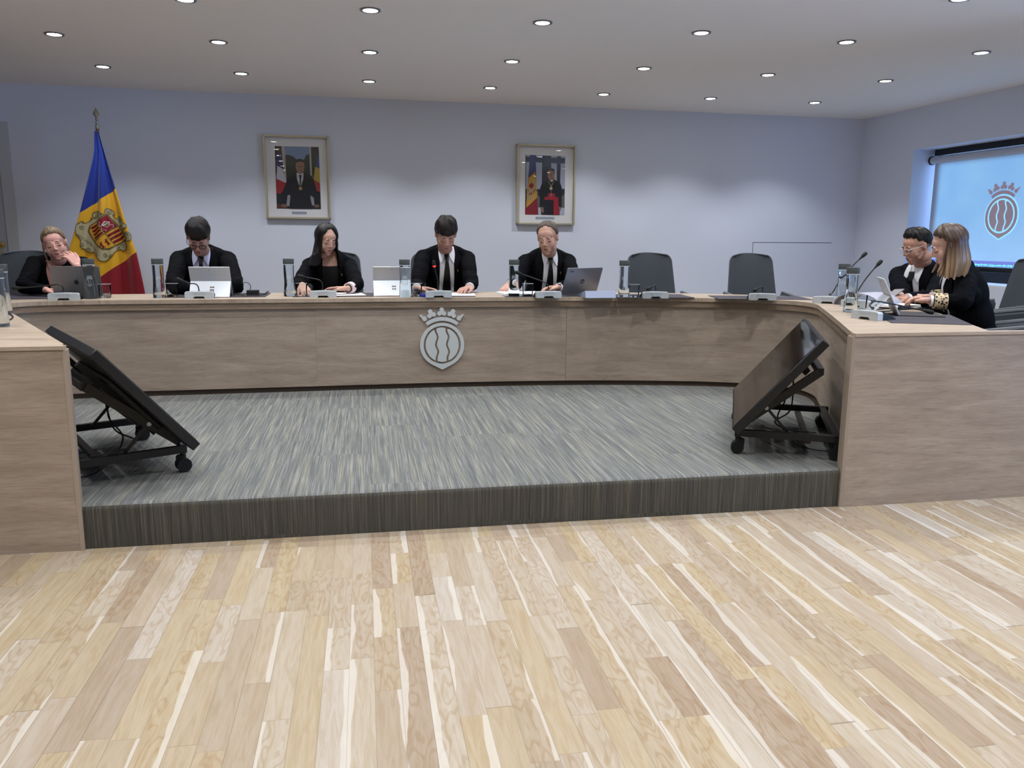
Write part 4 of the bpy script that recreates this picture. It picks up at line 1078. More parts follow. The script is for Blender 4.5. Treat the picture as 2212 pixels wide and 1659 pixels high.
p2 = [('print_ground', (40, 46, 64), [[(385, 280), (1105, 308), (1076, 1364), (372, 1350)]], 0),
      ('print_windows', (168, 178, 202), [[(398, 282), (465, 284), (464, 312), (398, 308)], [(578, 288), (690, 290), (690, 322), (578, 320)], [(850, 296), (958, 300), (956, 334), (850, 330)], [(1028, 304), (1100, 307), (1098, 340), (1028, 336)],
        [(398, 405), (455, 405), (440, 600), (425, 760), (410, 890), (390, 890)], [(572, 412), (684, 420), (676, 780), (640, 895), (580, 890)], [(848, 428), (952, 432), (945, 745), (900, 720), (900, 560), (848, 520)], [(1022, 432), (1100, 434), (1086, 890), (1040, 890), (1006, 770)]], 0),
      ('print_lower_wall', (96, 100, 104), [[(375, 985), (600, 935), (640, 1000), (640, 1230), (600, 1230)], [(1030, 985), (1086, 980), (1080, 1230), (1020, 1230)]], 0),
      ('print_pale_floor', (176, 186, 206), [[(604, 1225), (660, 1225), (660, 1354), (606, 1352)], [(985, 1260), (1020, 1230), (1080, 1235), (1076, 1362), (988, 1360)]], 0),
      ('print_flag_blue', (24, 42, 108), [[(468, 282), (575, 286), (560, 600), (440, 690), (455, 460)]], 0),
      ('print_flag_yellow', (196, 150, 52), [[(440, 690), (556, 585), (578, 800), (590, 1040), (390, 1240), (410, 900), (425, 760)]], 0),
      ('print_flag_red', (132, 22, 44), [[(372, 1245), (588, 1055), (606, 1352), (372, 1350)]], 0),
      ('print_arms', (170, 150, 108), [[(465, 740), (520, 740), (560, 830), (560, 900), (520, 1020), (470, 1095), (415, 1060), (420, 960), (440, 830)]], 1),
      ('print_arms_red', (140, 24, 40), [[(450, 810), (500, 775), (535, 830), (490, 890), (440, 850)], [(440, 970), (460, 955), (470, 1000), (445, 1005)], [(475, 950), (492, 945), (500, 985), (480, 990)], [(420, 890), (428, 882), (450, 930), (442, 936)], [(505, 930), (560, 880), (566, 892), (510, 942)], [(515, 955), (570, 905), (574, 915), (520, 966)]], 0),
      ('print_cassock', (10, 14, 26), [[(790, 735), (700, 770), (660, 830), (600, 1000), (635, 1015), (632, 1215), (700, 1215), (700, 1290), (655, 1290), (658, 1355), (985, 1360), (985, 1215), (1025, 1215), (1030, 1010), (1062, 1010), (1005, 800), (950, 750), (890, 730)]], 0),
      ('print_sash', (158, 22, 50), [[(790, 965), (905, 970), (910, 1035), (968, 1040), (972, 1205), (975, 1360), (878, 1358), (885, 1092), (720, 1085), (722, 1035), (780, 1030)]], 0),
      ('print_hands', (140, 108, 96), [[(640, 1215), (695, 1220), (705, 1290), (690, 1330), (655, 1280)], [(975, 1215), (1020, 1220), (1005, 1280), (980, 1305)]], 0),
      ('print_chain', (170, 160, 120), [[(785, 745), (792, 745), (842, 835), (892, 745), (898, 745), (846, 850), (838, 850)], [(836, 920), (842, 920), (842, 1042), (836, 1042)], [(820, 990), (862, 992), (862, 1000), (820, 998)]], 0),
      ('print_medal', (190, 184, 140), [circ(838, 880, 27, 18)], 0),
      ('print_collar', (214, 214, 220), [[(815, 725), (885, 728), (850, 765)]], 0),
      ('print_face', face, [[(782, 580), (840, 555), (895, 575), (900, 650), (885, 710), (845, 735), (805, 712), (785, 660)]], 1),
      ('print_hair', (26, 22, 26), [[(776, 600), (785, 540), (840, 520), (895, 535), (906, 590), (905, 630), (893, 580), (840, 558), (790, 575), (782, 640)]], 1),
      ('print_features', (84, 56, 52), [[(800, 606), (832, 606), (832, 616), (800, 616)], [(854, 606), (886, 606), (886, 616), (854, 616)], [(825, 682), (868, 682), (862, 692), (830, 692)], [(838, 620), (848, 620), (854, 654), (832, 654)]], 0)]
portrait('framed_portrait', 'framed portrait of a robed clergyman with a red sash beside a flag', [(1117, 311), (1246, 315), (1238, 487), (1115, 483)],
         [(228, 92), (1292, 125), (1240, 1540), (208, 1528)], None, p2, [('Josep - Llu\u00eds Serrano i Pentinat', .0135, -.001)], (725, 1415), (.165, 0))

# ------------------------------------------------------------------ things on the desk
def yb(px, py): return Pz(px, py, ZT).y
y1 = yb(137, 649)
mic_unit(137, 649, .05, 'silver desk microphone with its neck bent left, in front of the blonde woman', npts(y1+.05, (137, 632), (136, 621), (128, 614.5), (108, 616), (70, 620), (38, 622)))
y2 = yb(430, 645)
mic_unit(430, 645, 0, 'silver desk microphone in front of the open tablet of the young man in glasses', npts(y2+.05, (430, 630), (428, 619), (421, 613), (408, 612), (392, 606)))
y3 = yb(698, 643)
mic_unit(698, 643, 0, 'silver desk microphone in front of the woman with long black hair', npts(y3+.05, (697, 628), (696, 613), (690, 605), (672, 601), (653, 597.5)))
y4 = yb(948, 643)
mic_unit(948, 643, 0, 'silver desk microphone with a lit red ring, above the desk crest', npts(y4+.05, (946, 628), (945, 605), (941, 588), (938, 573)), red=True)
y5 = yb(1186, 644)
mic_unit(1186, 644, 0, 'silver desk microphone between the drinking glass and the laptop of the balding man', npts(y5+.05, (1186, 629), (1184, 618), (1176, 610), (1150, 600), (1122, 590.5)))
y6 = yb(1417, 645)
n6 = npts(y6+.05, (1417, 631), (1416, 618)); mic_unit(1417, 645, -.08, 'silver desk microphone in front of the left empty chair, neck folded over', n6+[Py(1413, 617, y6-.0), Py(1404, 622, y6-.03)])
y7 = yb(1648, 649)
n7 = npts(y7+.05, (1647, 635), (1647, 622)); mic_unit(1648, 649, -.28, 'silver desk microphone in front of the right empty chair, neck folded over', n7+[Py(1643, 620, y7-.0), Py(1634, 625, y7-.03)])
y8 = yb(1786, 656)
mic_unit(1786, 656, -.62, 'grey desk microphone at the curved corner, its long neck rising behind the bottles', [Pz(1798, 648, ZT)+V((.0, .03, .03)), Py(1800, 630, y8+.08), Py(1812, 610, y8+.08), Py(1838, 578, y8+.08), Py(1864, 553, y8+.08)])
y9 = yb(1842, 664)
mic_unit(1845, 664, -1.05, 'desk microphone hidden behind the two bottles, its neck rising to the older man', [Py(1848, 648, y9+.05), Py(1850, 636, y9+.05), Py(1862, 614, y9+.05), Py(1880, 590, y9+.05), Py(1897, 571, y9+.05)])

mic_unit(1866, 690, -1.35, 'grey desk microphone near the blue pen cap, its neck lying flat across the cables', [Pz(1884, 682, ZT)+V((0, 0, .035)), Pd(1879, 659, 3.80), Pd(1890, 651, 3.85), Pd(1920, 655, 3.9), Pd(1968, 665, 3.95), Pd(2003, 672.5, 3.95)])

bt = [(345, 646, 'water bottle left of the drinking glass by the young man in glasses'), (626, 643, 'water bottle left of the woman with long black hair'),
      (875, 645, 'water bottle in front of the unattended tablet'), (1110, 643, 'water bottle in front of the sleeve of the balding man'), (1347, 645, 'water bottle in front of the left empty armchair'),
      (197, 648, 'water bottle standing in front of the open laptop of the blonde woman'), (1818, 658, 'rear one of the two water bottles at the right-hand corner of the desk'), (1836, 677, 'nearer one of the two water bottles at the right-hand corner of the desk'),
      (9, 681, 'rear water bottle on the left wing of the desk, cut by the picture edge'), (0, 708, 'nearest water bottle on the left wing of the desk, cut by the picture edge')]
B0 = None
for i, (px, py, lb) in enumerate(bt):
    p = Pz(px, py-3, ZT); p.z = ZT+.0005; rz = math.atan2(p.x, p.y)*-1
    if B0 is None: B0 = mk_bottle(lb, p, rz)
    else: dup(B0, p, rz, lb)
gl = [(228, 646, 'empty drinking glass at the foot of the flag, right of the laptop'), (373, 644, 'drinking glass right of the bottle, by the young man in glasses'), (652, 643, 'drinking glass in front of the hand of the woman with long black hair'),
      (900, 643, 'drinking glass in front of the man with the thick dark fringe'), (1140, 643, 'drinking glass in front of the balding man'), (1369, 645, 'drinking glass in front of the left empty armchair'), (1857, 672, 'drinking glass beside the two bottles at the right-hand corner')]
G0 = None
for px, py, lb in gl:
    p = Pz(px, py-2.5, ZT); p.z = ZT+.0005
    if G0 is None: G0 = mk_glass(lb, p)
    else: dup(G0, p, 0, lb)

p = Pz(171, 643, ZT); p.z = ZT; laptop('laptop_computer', 'grey aluminium laptop with a fruit emblem, open in front of the blonde woman', p, .03, .272, .183, 12, logo=fruit_logo)
p = Pz(1250, 637, ZT); p.z = ZT; laptop('laptop_computer', 'silver laptop with a round emblem and a sticker, open beside the balding man', p, .36, .285, .185, 22, logo=circle_logo)
p = Pz(452, 643, ZT); p.z = ZT; p.y += .05; kick_tablet('open tablet on its kickstand in front of the young man in glasses', p, 0, 'pale tablets on kickstands')
p = Pz(849, 642, ZT); p.z = ZT; p.y += .13; kick_tablet('unattended open tablet on its kickstand between two seats', p, 0, 'pale tablets on kickstands')
p = Pd(1897, 662, 4.2); p.z = ZT+.002; kick_tablet('tablet on its kickstand seen side-on before the two people on the right', p, math.radians(-117), 'pale tablets on kickstands')

def flat(name, label, cat, pxs, m, th=.003, z=ZT, group=None, bev=.0008):
    pts = [Pz(x, y, z) for x, y in pxs]; o = sum(pts, V())/len(pts)
    b = MB(); b.prism([(p.x-o.x, p.y-o.y) for p in pts], lambda x, y, t: V((x, y, t)), .0004, th)
    ob = b.build(name, m, smooth=False, bevel=bev); ob.location = (o.x, o.y, z); return tag(ob, label, cat, group)
def rpad(name, label, px, py, w, d, rz, m, th=.003, z=ZT, cat='desk pad', group='dark desk pads'):
    p = Pz(px, py, z); c, s_ = math.cos(rz), math.sin(rz)
    b = MB(); b.prism([(x*w/2*c-y*d/2*s_, x*w/2*s_+y*d/2*c) for x, y in ((-1, -1), (1, -1), (1, 1), (-1, 1))], lambda x, y, t: V((x, y, t)), .0004, th)
    ob = b.build(name, m, smooth=False); ob.location = (p.x, p.y, z); return tag(ob, label, cat, group)
rpad('desk_pad', 'dark desk pad under the laptop and sleeve of the blonde woman', 85, 642, .50, .34, .08, M_pad)
rpad('desk_pad', 'dark desk pad behind the tablet of the young man in glasses', 470, 638.5, .62, .33, 0, M_pad)
rpad('desk_pad', 'dark desk pad under the hands of the woman with long black hair', 722, 637.5, .50, .33, 0, M_pad)
rpad('desk_pad', 'dark desk pad under the hands of the man with the thick dark fringe', 945, 637.5, .46, .33, 0, M_pad)
rpad('desk_pad', 'dark desk pad under the book of the balding man', 1180, 637.5, .60, .33, 0, M_pad)
rpad('desk_pad', 'dark desk pad in front of the left empty armchair', 1405, 640, .50, .32, -.08, M_pad)
rpad('desk_pad', 'dark desk pad in front of the right empty armchair', 1640, 643.5, .60, .30, -.2, M_pad)
flat('desk_pad', 'bare dark desk pad on the right wing, nearest the camera', 'desk pad', [(1893, 677), (2052, 681), (2100, 702.5), (1924, 698)], M_pad, .003, group='dark desk pads')
rpad('paper_sheet', 'white sheet of paper right of the hand of the woman with long black hair', 752, 636.5, .20, .26, .15, M_paper, .0045, ZT, 'paper', 'loose white papers')
rpad('paper_sheet', 'white sheet of paper under the hand of the man with the thick dark fringe', 993, 637, .20, .24, -.1, M_paper, .0045, ZT, 'paper', 'loose white papers')
rpad('open_book', 'thick white printed booklet lying open before the balding man', 1128, 637, .30, .24, .1, M_paper, .016, ZT, 'book', None)
rpad('notebook', 'small dark blue notebook right of the drinking glass of the man with the fringe', 917, 641, .045, .10, 0, M_blue, .018, ZT, 'notebook', None)
b = MB(); b.prism([(0, .0), (.20, .0), (.19, .018), (.02, .044)], lambda x, y, t: V((t, x, y)), -.10, .10)
pr_ = Pz(1298, 644, ZT); nb = b.build('name_stand', mat('blue_grey_stand', (150, 160, 186), .45, metal=.1), smooth=False, bevel=.001); nb.location = (pr_.x, pr_.y, ZT+.0005); nb.rotation_euler = (0, 0, -.03)
tag(nb, 'pale blue-grey wedge-shaped box on the desk right of the silver laptop', 'box')
# power adapter and cables
pa = Pz(546, 640, ZT)
t = thing('power_adapter', 'black laptop power adapter on the desk right of the young man in glasses', 'adapter', (pa.x, pa.y, ZT))
b = MB(); b.box((0, .02, .020), (.075, .045, .038)); b.build('adapter_brick', M_plast, t, bevel=.004)
o = V(t.location)
b = MB(); b.tube(local_path([Py(x, y, pa.y) for x, y in ((560, 634), (572, 635), (580, 629))], o), .004, 8); b.build('plug', M_plast, t)
def cable(label, pts, y=None, r=.0022, m=M_cable, name='cable'):
    P_ = catmull(pts, 8)
    for p in P_: p.z = max(p.z, ZT+r*1.05)
    o_ = P_[0].copy(); b = MB(); b.tube(P_, r, 7); ob = b.build(name, m, None, o_); return tag(ob, label, 'cable')
yc = pa.y+.02
cable('black charging cable looping from the young man\'s tablet to the adapter', npts(yc, (524, 612), (533, 610), (541, 617), (539, 628), (528, 636), (512, 639), (496, 634), (480, 624), (470, 621), (462, 626), (458, 634)))
cable('black cable curling on the desk beside the power adapter', npts(yc-.06, (505, 622), (506, 632), (520, 638.5), (545, 638), (570, 637), (582, 632)))
cable('thin black cable hanging in front of the lower edge of the silver laptop', npts(yb(1250, 640)-.05, (1212, 630), (1222, 635), (1232, 636), (1250, 633.5), (1268, 633), (1276, 632)), r=.003)
cable('black cable loop lying beside the bottles on the left wing', [Pz(6, 672, ZT+.004), Pz(20, 678, ZT+.004), Pz(28, 684, ZT+.004), Pz(20, 691, ZT+.004), Pz(8, 691, ZT+.004)], r=.003)
cable('black cable bundle lying across the right wing desk under the bent microphone', [Pz(1880, 676, ZT), Pz(1905, 674, ZT), Pz(1938, 672, ZT), Pz(1958, 667, ZT), Pz(1985, 668, ZT), Pz(2025, 668, ZT), Pz(2040, 674, ZT)], r=.0035)
cable('second black cable looping near the tablet stand on the right wing', [Pz(1885, 671, ZT), Pz(1905, 669, ZT), Pz(1925, 667, ZT), Pz(1918, 662, ZT), Pz(1898, 663, ZT), Pz(1884, 668, ZT)], r=.003)
b = MB(); b.box((0, 0, .011), (.08, .03, .02)); pp = Pz(1952, 669, ZT); ob = b.build('cable_adapter', M_plast, bevel=.004); ob.location = (pp.x, pp.y, ZT+.001); ob.rotation_euler = (0, 0, .3); tag(ob, 'small black inline adapter among the cables on the right wing', 'adapter')
b = MB(); pp = Pz(1910, 687, ZT+.004); b.tube([(-.03, -.012, .0075), (.03, .012, .0075)], .0065, 12); ob = b.build('pen_cap', M_blue); ob.location = (pp.x, pp.y, ZT); tag(ob, 'bright blue pen cap on the corner of the bare desk pad', 'pen')
# ring binder with curved cover, papers
pb = Pd(1874, 655, 4.72); t = thing('ring_binder', 'open ring binder with white pages and a blue divider behind the side-on tablet', 'binder', (pb.x, pb.y, ZT), math.radians(-70))
vs = []; 
arc = [(.16*math.cos(a), .075*math.sin(a)) for a in [PI*i/12 for i in range(13)]]
b = MB(); b.prism([(x, z+.002) for x, z in arc]+[(x*.97, z*.97+.001) for x, z in arc[::-1]], lambda x, z, k_: V((x, k_, z)), -.10, .10); b.build('curved_cover', mat('binder_grey', (170, 170, 186), .5), t)
b = MB(); b.box((.13, 0, .016), (.26, .22, .012)); b.build('pages', M_paper, t, smooth=False)
b = MB(); b.box((.10, -.02, .027), (.12, .16, .004), Matrix.Rotation(.1, 3, 'Y')); b.build('blue_divider', mat('divider_blue', (50, 140, 200), .5), t, smooth=False)

# ------------------------------------------------------------------ rolling monitors
def tv_stand(label, o, a, side):
    a = V((*a, 0)).normalized(); c = V((a.y, -a.x, 0))
    if c.x*side < 0: c = -c
    o = V((*o, ZP))
    t = thing('rolling_monitor', label, 'monitor', o)
    P_ = lambda u, v, z: o+a*u+c*v+V((0, 0, z))
    W2, D2 = .655, .42
    def mb_(fn, name, m, **kw):
        b = MB(); fn(b); return b.build(name, m, t, o, **kw)
    Tz = .095
    for u in (0, W2): mb_(lambda b: b.bar(P_(u, -.015, Tz), P_(u, D2+.03, Tz), .025, .03), 'base_rail', M_black, smooth=False)
    mb_(lambda b: b.bar(P_(-.0, D2, Tz+.001), P_(W2, D2, Tz+.001), .03, .028), 'cross_rail', M_black, smooth=False)
    mb_(lambda b: b.bar(P_(0, D2-.12, Tz-.02), P_(W2, D2-.12, Tz-.02), .025, .02), 'cross_rail', M_black, smooth=False)
    for u in (.0, W2):
        for v in (.0, D2):
            def f(b):
                cc_ = P_(u, v, .03); b.tube([cc_+a*.022, cc_+a*.004], .029, 18); b.tube([cc_-a*.022, cc_-a*.004], .029, 18); b.tube([cc_+a*.02, cc_-a*.02], .012, 10)
                b.tube([P_(u, v, .045), P_(u, v, .08)], .012, 10); b.box(P_(u, v+.01, .055), (.03, .03, .03))
            mb_(f, 'caster', M_rubber)
    # panel
    top = V((0, .32, .713-ZP)); bot = V((0, -.025, .305-ZP))
    d = (top-bot).normalized(); Wd = .96; u0 = W2/2-Wd/2
    n_ = V((0, -d.z, d.y))        # screen normal (v,z): towards the well and up
    def Q(u, s, k): q_ = bot+d*s+n_*k; return P_(u, q_.y, q_.z)
    Hh = (top-bot).length
    def slab_(b, u0_, u1_, s0_, s1_, k0, k1, tp=0):
        vs = [Q(u, s_, k) for k in (k0, k1) for s_ in (s0_, s1_) for u in (u0_, u1_)]
        b.add(vs, [(0, 2, 3, 1), (4, 5, 7, 6), (0, 1, 5, 4), (2, 6, 7, 3), (0, 4, 6, 2), (1, 3, 7, 5)])
    mb_(lambda b: slab_(b, u0, u0+Wd, 0, Hh, -.032, .006), 'monitor_housing', M_black, bevel=.004)
    mb_(lambda b: slab_(b, u0+.012, u0+Wd-.012, .014, Hh-.012, .0061, .0075), 'monitor_screen', M_screen, smooth=False)
    mb_(lambda b: slab_(b, u0+.16, u0+Wd-.16, .10, Hh-.16, -.055, -.031), 'rear_electronics', M_plast, bevel=.008)
    for u in (W2/2-.17, W2/2+.17): mb_(lambda b: slab_(b, u-.018, u+.018, .06, Hh-.06, -.078, -.054), 'mount_bracket', M_black, smooth=False)
    for s_ in (.14, .36): mb_(lambda b: slab_(b, W2/2-.22, W2/2+.22, s_, s_+.03, -.095, -.077), 'mount_crossbar', M_black, smooth=False)
    # folding arms, parallel to the panel
    for u in (0.03, W2-.03):
        e1 = P_(u, -.005, Tz+.02); e2 = Q(u, .42, -.115)
        mb_(lambda b: b.bar(e1, e2, .02, .036, up=(0, 0, 1)), 'folding_arm', M_black, smooth=False)
        mb_(lambda b: b.tube([e1+a*.016, e1-a*.016], .009, 12), 'pivot_bolt', M_silver)
        mid = e1.lerp(e2, .36)
        mb_(lambda b: b.bar(mid, P_(u, D2*.52, Tz+.005), .008, .012), 'gas_strut', M_black, smooth=False)
        mb_(lambda b: b.tube([mid+a*.016, mid-a*.016], .009, 12), 'pivot_bolt', M_silver)
    e2a, e2b = Q(.03, .42, -.115), Q(W2-.03, .42, -.115)
    mb_(lambda b: b.bar(e2a, e2b, .03, .03), 'arm_crossbar', M_black, smooth=False)
    def cab(pts): 
        b = MB(); b.tube(catmull(pts, 8), .0035, 7); b.build('cable', M_cable, t, o)
    cab([Q(.3, .25, -.09), Q(.28, .2, -.14), P_(.2, .18, .12), P_(.15, .28, .02), P_(.10, D2, .01), P_(.02, D2+.02, .02)])
    cab([Q(.2, .3, -.09), Q(.12, .2, -.16), P_(.08, .16, .14), P_(.04, .22, .115), P_(.03, D2*.8, .112)])
    return t
tv_stand('black monitor on a low rolling stand tilted back beside the left wing, seen from behind', (-.755, 3.41), (-.463, .886), -1)
tv_stand('black monitor on a low rolling stand tilted back beside the right wing, dark screen visible', (1.652, 3.329), (.43, .90), 1)
# ------------------------------------------------------------------ people
M_lips = mat('lips', (150, 82, 86), .5)
M_brow = mat('brow_dark', (34, 26, 24), .8)
M_lash = mat('lash_dark', (30, 22, 22), .7)
M_white = mat('eye_white', (200, 196, 196), .3)
def skin_mat(name, rgb):
    m = mat(name, rgb, .55, spec=.35, noise_amt=.07, noise_scale=60)
    b = m.node_tree.nodes['Principled BSDF']; b.inputs['Subsurface Weight'].default_value = .08; b.inputs['Subsurface Radius'].default_value = (.012, .005, .003)
    return m
def hmat(c, yaw, pitch, roll, s=1.):
    return Matrix.Translation(c) @ Matrix.Rotation(math.radians(yaw), 4, 'Z') @ Matrix.Rotation(math.radians(pitch), 4, 'X') @ Matrix.Rotation(math.radians(roll), 4, 'Y') @ Matrix.Scale(s, 4)
def remesh(b, voxel, smooth_it=3, name='tmp', adapt=0):
    o = b.build(name, M_black, fix=True)
    m = o.modifiers.new('r', 'REMESH'); m.mode = 'VOXEL'; m.voxel_size = voxel; m.adaptivity = adapt
    if smooth_it:
        s = o.modifiers.new('s', 'SMOOTH'); s.factor = .5; s.iterations = smooth_it
    bpy.context.view_layer.update()
    dg = bpy.context.evaluated_depsgraph_get()
    me = bpy.data.meshes.new_from_object(o.evaluated_get(dg)); old = o.data
    bpy.data.objects.remove(o); bpy.data.meshes.remove(old)
    return me
def head_raw(mb, M, fem=False):
    t = MB()
    j = .90 if fem else 1.
    t.ell((0, .018, .035), (.073, .092, .083), n=32, k=20)
    t.ell((0, -.022, -.02), (.060*(.97 if fem else 1), .070, .085), n=32, k=20)
    t.ell((0, -.026, -.066), (.047*j, .052, .043), n=24, k=14)
    t.ell((0, -.061, -.096), (.024*j, .022, .020), n=24, k=14)
    t.ell((0, -.058, -.070), (.034*j, .031, .030), n=24, k=14)
    t.ell((0, -.066, -.052), (.028, .0225, .020), n=24, k=14)
    t.ell((0, -.040, .036), (.056, .0415, .045), n=24, k=14)
    for s in (-1, 1):
        t.ell((s*.034, -.048, -.034), (.0265, .0265, .036), n=24, k=14)
        t.ell((s*.021, -.0790, .016), (.024, .0085, .011), n=24, k=14)
        t.ell((s*.031, -.0722, -.002), (.0150, .0115, .0105))
        t.ell((s*.0095, -.0945, -.031), (.0065, .0075, .0058))
        R_ = Matrix.Rotation(s*.35, 3, 'Z')
        t.ell((s*.068, .010, -.006), (.012, .014, .024)); t.ell((s*.074, .013, -.004), (.0055, .016, .028), R_); t.ell((s*.077, .017, .010), (.005, .013, .014), R_)
        t.cap((s*.040, -.026, -.072), .017, (s*.052, .004, -.042), .017)
    t.cap((0, -.086, .012), .006, (0, -.1035, -.022), .0072); t.ell((0, -.1035, -.026), (.0085, .0085, .0075))
    t.ell((0, -.0870, -.0580), (.0185, .0065, .0040)); t.ell((0, -.0860, -.0655), (.0155, .0068, .0046))
    t.cap((0, .02, -.05), .050, (0, .028, -.115), .048)
    t.xf(M); mb.add(t.v, t.f)
def hand_raw(mb, wrist, d, pn, side=1, curl=.35, s=1., spread=.0195):
    """d: towards fingertips; pn: direction the palm faces; side: +1 thumb on d x pn side"""
    wrist = V(wrist); d = V(d).normalized(); pn = V(pn); pn = (pn-d*pn.dot(d)).normalized(); lat = d.cross(pn)*side
    L = [.070, .078, .073, .057]; K = [.080, .083, .078, .070]
    for i in range(4):
        o_ = (1.5-i)*spread*s
        k_ = wrist+d*K[i]*s+lat*o_*1.05
        mb.cap(wrist+lat*o_*.62+d*.012*s, .0135*s, k_, .0108*s, 10)
        a = curl*(.8+.12*i); p = k_; dd = d
        rr_ = [.0092, .0085, .0078, .0068]
        fr = [.46, .30, .24]; dirl = lat*(1.5-i)*.06
        for j in range(3):
            dd = (dd*math.cos(a)+pn*math.sin(a)).normalized() if j else (d*math.cos(a*.7)+pn*math.sin(a*.7)+dirl).normalized()
            a_ = a
            q = p+dd*L[i]*fr[j]*s; mb.cap(p, rr_[j]*s, q, rr_[j+1]*s, 10)
            # next bend continues about the same axis
            pn2 = (pn-dd*pn.dot(dd)); pn = pn2.normalized() if j < 2 and pn2.length > .2 else pn
            p = q
        pn = (V(pn)-d*V(pn).dot(d)).normalized()
    th = [wrist+lat*.020*s+d*.018*s, wrist+lat*.043*s+d*.045*s+pn*.010*s, wrist+lat*.050*s+d*.075*s+pn*.018*s, wrist+lat*.046*s+d*.098*s+pn*.024*s]
    for (a, b_), (ra, rb) in zip(zip(th, th[1:]), ((.016, .0125), (.0115, .0100), (.0098, .0080))): mb.cap(a, ra*s, b_, rb*s, 10)
    mb.ell(wrist+d*.045*s+pn*.004, (.034*s, .030*s, .016*s), Matrix((d, lat, pn)).transposed() if side > 0 else Matrix((d, -lat, pn)).transposed())

def fbm(p, f):
    return noise.fractal(V(p)*f, 1., 2., 3)
def hair_shell(M, e1f, tf, name, m, parent, o, hang=None, naz=96, nel=26, seed=0, rough=.12, ntc=46):
    """e1f(az deg)->lowest elevation on the head; tf(az, el)->thickness; hang(az)->list of (out, down) metres in world"""
    hc = V((0, .015, .030)); rad = V((.0745, .0945, .088))
    down = (M.to_3x3().inverted() @ V((0, 0, -1))).normalized()
    rows = []
    for j in range(naz):
        az = -180+360*j/naz; a = math.radians(az)
        e1 = e1f(az); col = []
        if not (hang and hang(az)): e1 += noise.noise(V((math.sin(a)*6, math.cos(a)*6, seed*5.)))*7+noise.noise(V((math.sin(a)*17, math.cos(a)*17, seed*2.)))*4
        for i in range(nel+1):
            q = i/nel; el = 90+(e1-90)*q; e = math.radians(el)
            d = V((math.sin(a)*math.cos(e), -math.cos(a)*math.cos(e), math.sin(e)))
            rr_ = 1/math.sqrt((d.x/rad.x)**2+(d.y/rad.y)**2+(d.z/rad.z)**2)
            if el < 0: rr_ *= 1-.10*min(1, -el/60.)
            t = tf(az, el)
            st = noise.noise(V((math.sin(a)*ntc*.12*math.cos(e*.6), math.cos(a)*ntc*.12*math.cos(e*.6), el*.012+seed)))*.9+noise.noise(V((math.sin(a)*ntc*.35, math.cos(a)*ntc*.35, el*.02+seed*3)))*.5
            t = t*(1+rough*2.2*st*min(1, q*3))
            tip = 1-.82*q**7 if not (hang and hang(az)) else 1
            col.append(hc+d*(rr_+t*tip))
        if hang:
            hl = hang(az)
            if hl:
                base = col[-1]; d = V((math.sin(a), -math.cos(a), 0)); wig = noise.noise(V((az*.12, seed, 0)))*.012
                for kq, (ou, dn) in enumerate(hl): col.append(base+d*(ou+wig*(kq+1)/len(hl))+down*(dn*(1+wig*6)))
        rows.append(col)
    N = max(len(c) for c in rows)
    rows = [c+[c[-1]+(c[-1]-c[-2])*.02*(k+1) for k in range(N-len(c))] for c in rows]
    b = MB(); vs = []; uvs = []
    for j, c in enumerate(rows+rows[:1]):
        for i, p in enumerate(c): vs.append(p); uvs.append((j/naz, i/(N-1)))
        # fold inwards at the hem
        e_ = c[-1]; inw = (hc-e_); inw.z *= .15 if hang and hang(-180+360*(j % naz)/naz) else 1
        vs.append(e_+inw.normalized()*(.012)); uvs.append((j/naz, 1))
        vs.append(c[max(0, N-(6 if not hang else 9))]+(hc-c[max(0, N-(6 if not hang else 9))]).normalized()*.012); uvs.append((j/naz, .8))
    W2 = N+2
    fs = [(j*W2+i, (j+1)*W2+i, (j+1)*W2+i+1, j*W2+i+1) for j in range(naz) for i in range(W2-1)]
    b.add(vs, fs, uvs); b.xf(M)
    ob = b.build(name, m, parent, o, fix=False, angle=75)
    return ob

def patch(b, bvh, O, r, u, f, rows, off, nx=8, thick=.003):
    """rows: (y, x0, x1) in the chest frame, laid onto the jacket"""
    g = []
    # densify rows
    rr_ = []
    for (y0, a0, b0), (y1, a1, b1) in zip(rows, rows[1:]):
        n = max(1, int(abs(y1-y0)/.012))
        for i in range(n): q_ = i/n; rr_.append((y0+(y1-y0)*q_, a0+(a1-a0)*q_, b0+(b1-b0)*q_))
    rr_.append(rows[-1])
    for y, x0, x1 in rr_:
        row = []
        for i in range(nx+1):
            x = x0+(x1-x0)*i/nx
            s = O+r*x+u*y+f*.6
            h = bvh.ray_cast(s, -f, 1.2)
            if h[0] is None:
                p = row[-1] if row else (g[-1][i] if g else O+r*x+u*y+f*.08)
            else: p = h[0]+f*off
            row.append(p)
        g.append(row)
    # light smoothing keeps cloth taut
    for _ in range(2):
        g2 = [list(row) for row in g]
        for i in range(1, len(g)-1):
            for j in range(nx+1):
                g2[i][j] = g[i][j]*.5+(g[i-1][j]+g[i+1][j])*.25
        g = g2
    n = len(g); vs = [p for row in g for p in row]+[p-f*thick for row in g for p in row]; T = n*(nx+1)
    fs = []
    for i in range(n-1):
        for j in range(nx):
            a = i*(nx+1)+j; fs.append((a, a+1, a+nx+2, a+nx+1)); fs.append((T+a, T+a+nx+1, T+a+nx+2, T+a+1))
    bd = [j for j in range(nx+1)]+[i*(nx+1)+nx for i in range(1, n)]+[(n-1)*(nx+1)+j for j in range(nx-1, -1, -1)]+[i*(nx+1) for i in range(n-2, 0, -1)]
    for a, c in zip(bd, bd[1:]+bd[:1]): fs.append((a, T+a, T+c, c))
    b.add(vs, fs)

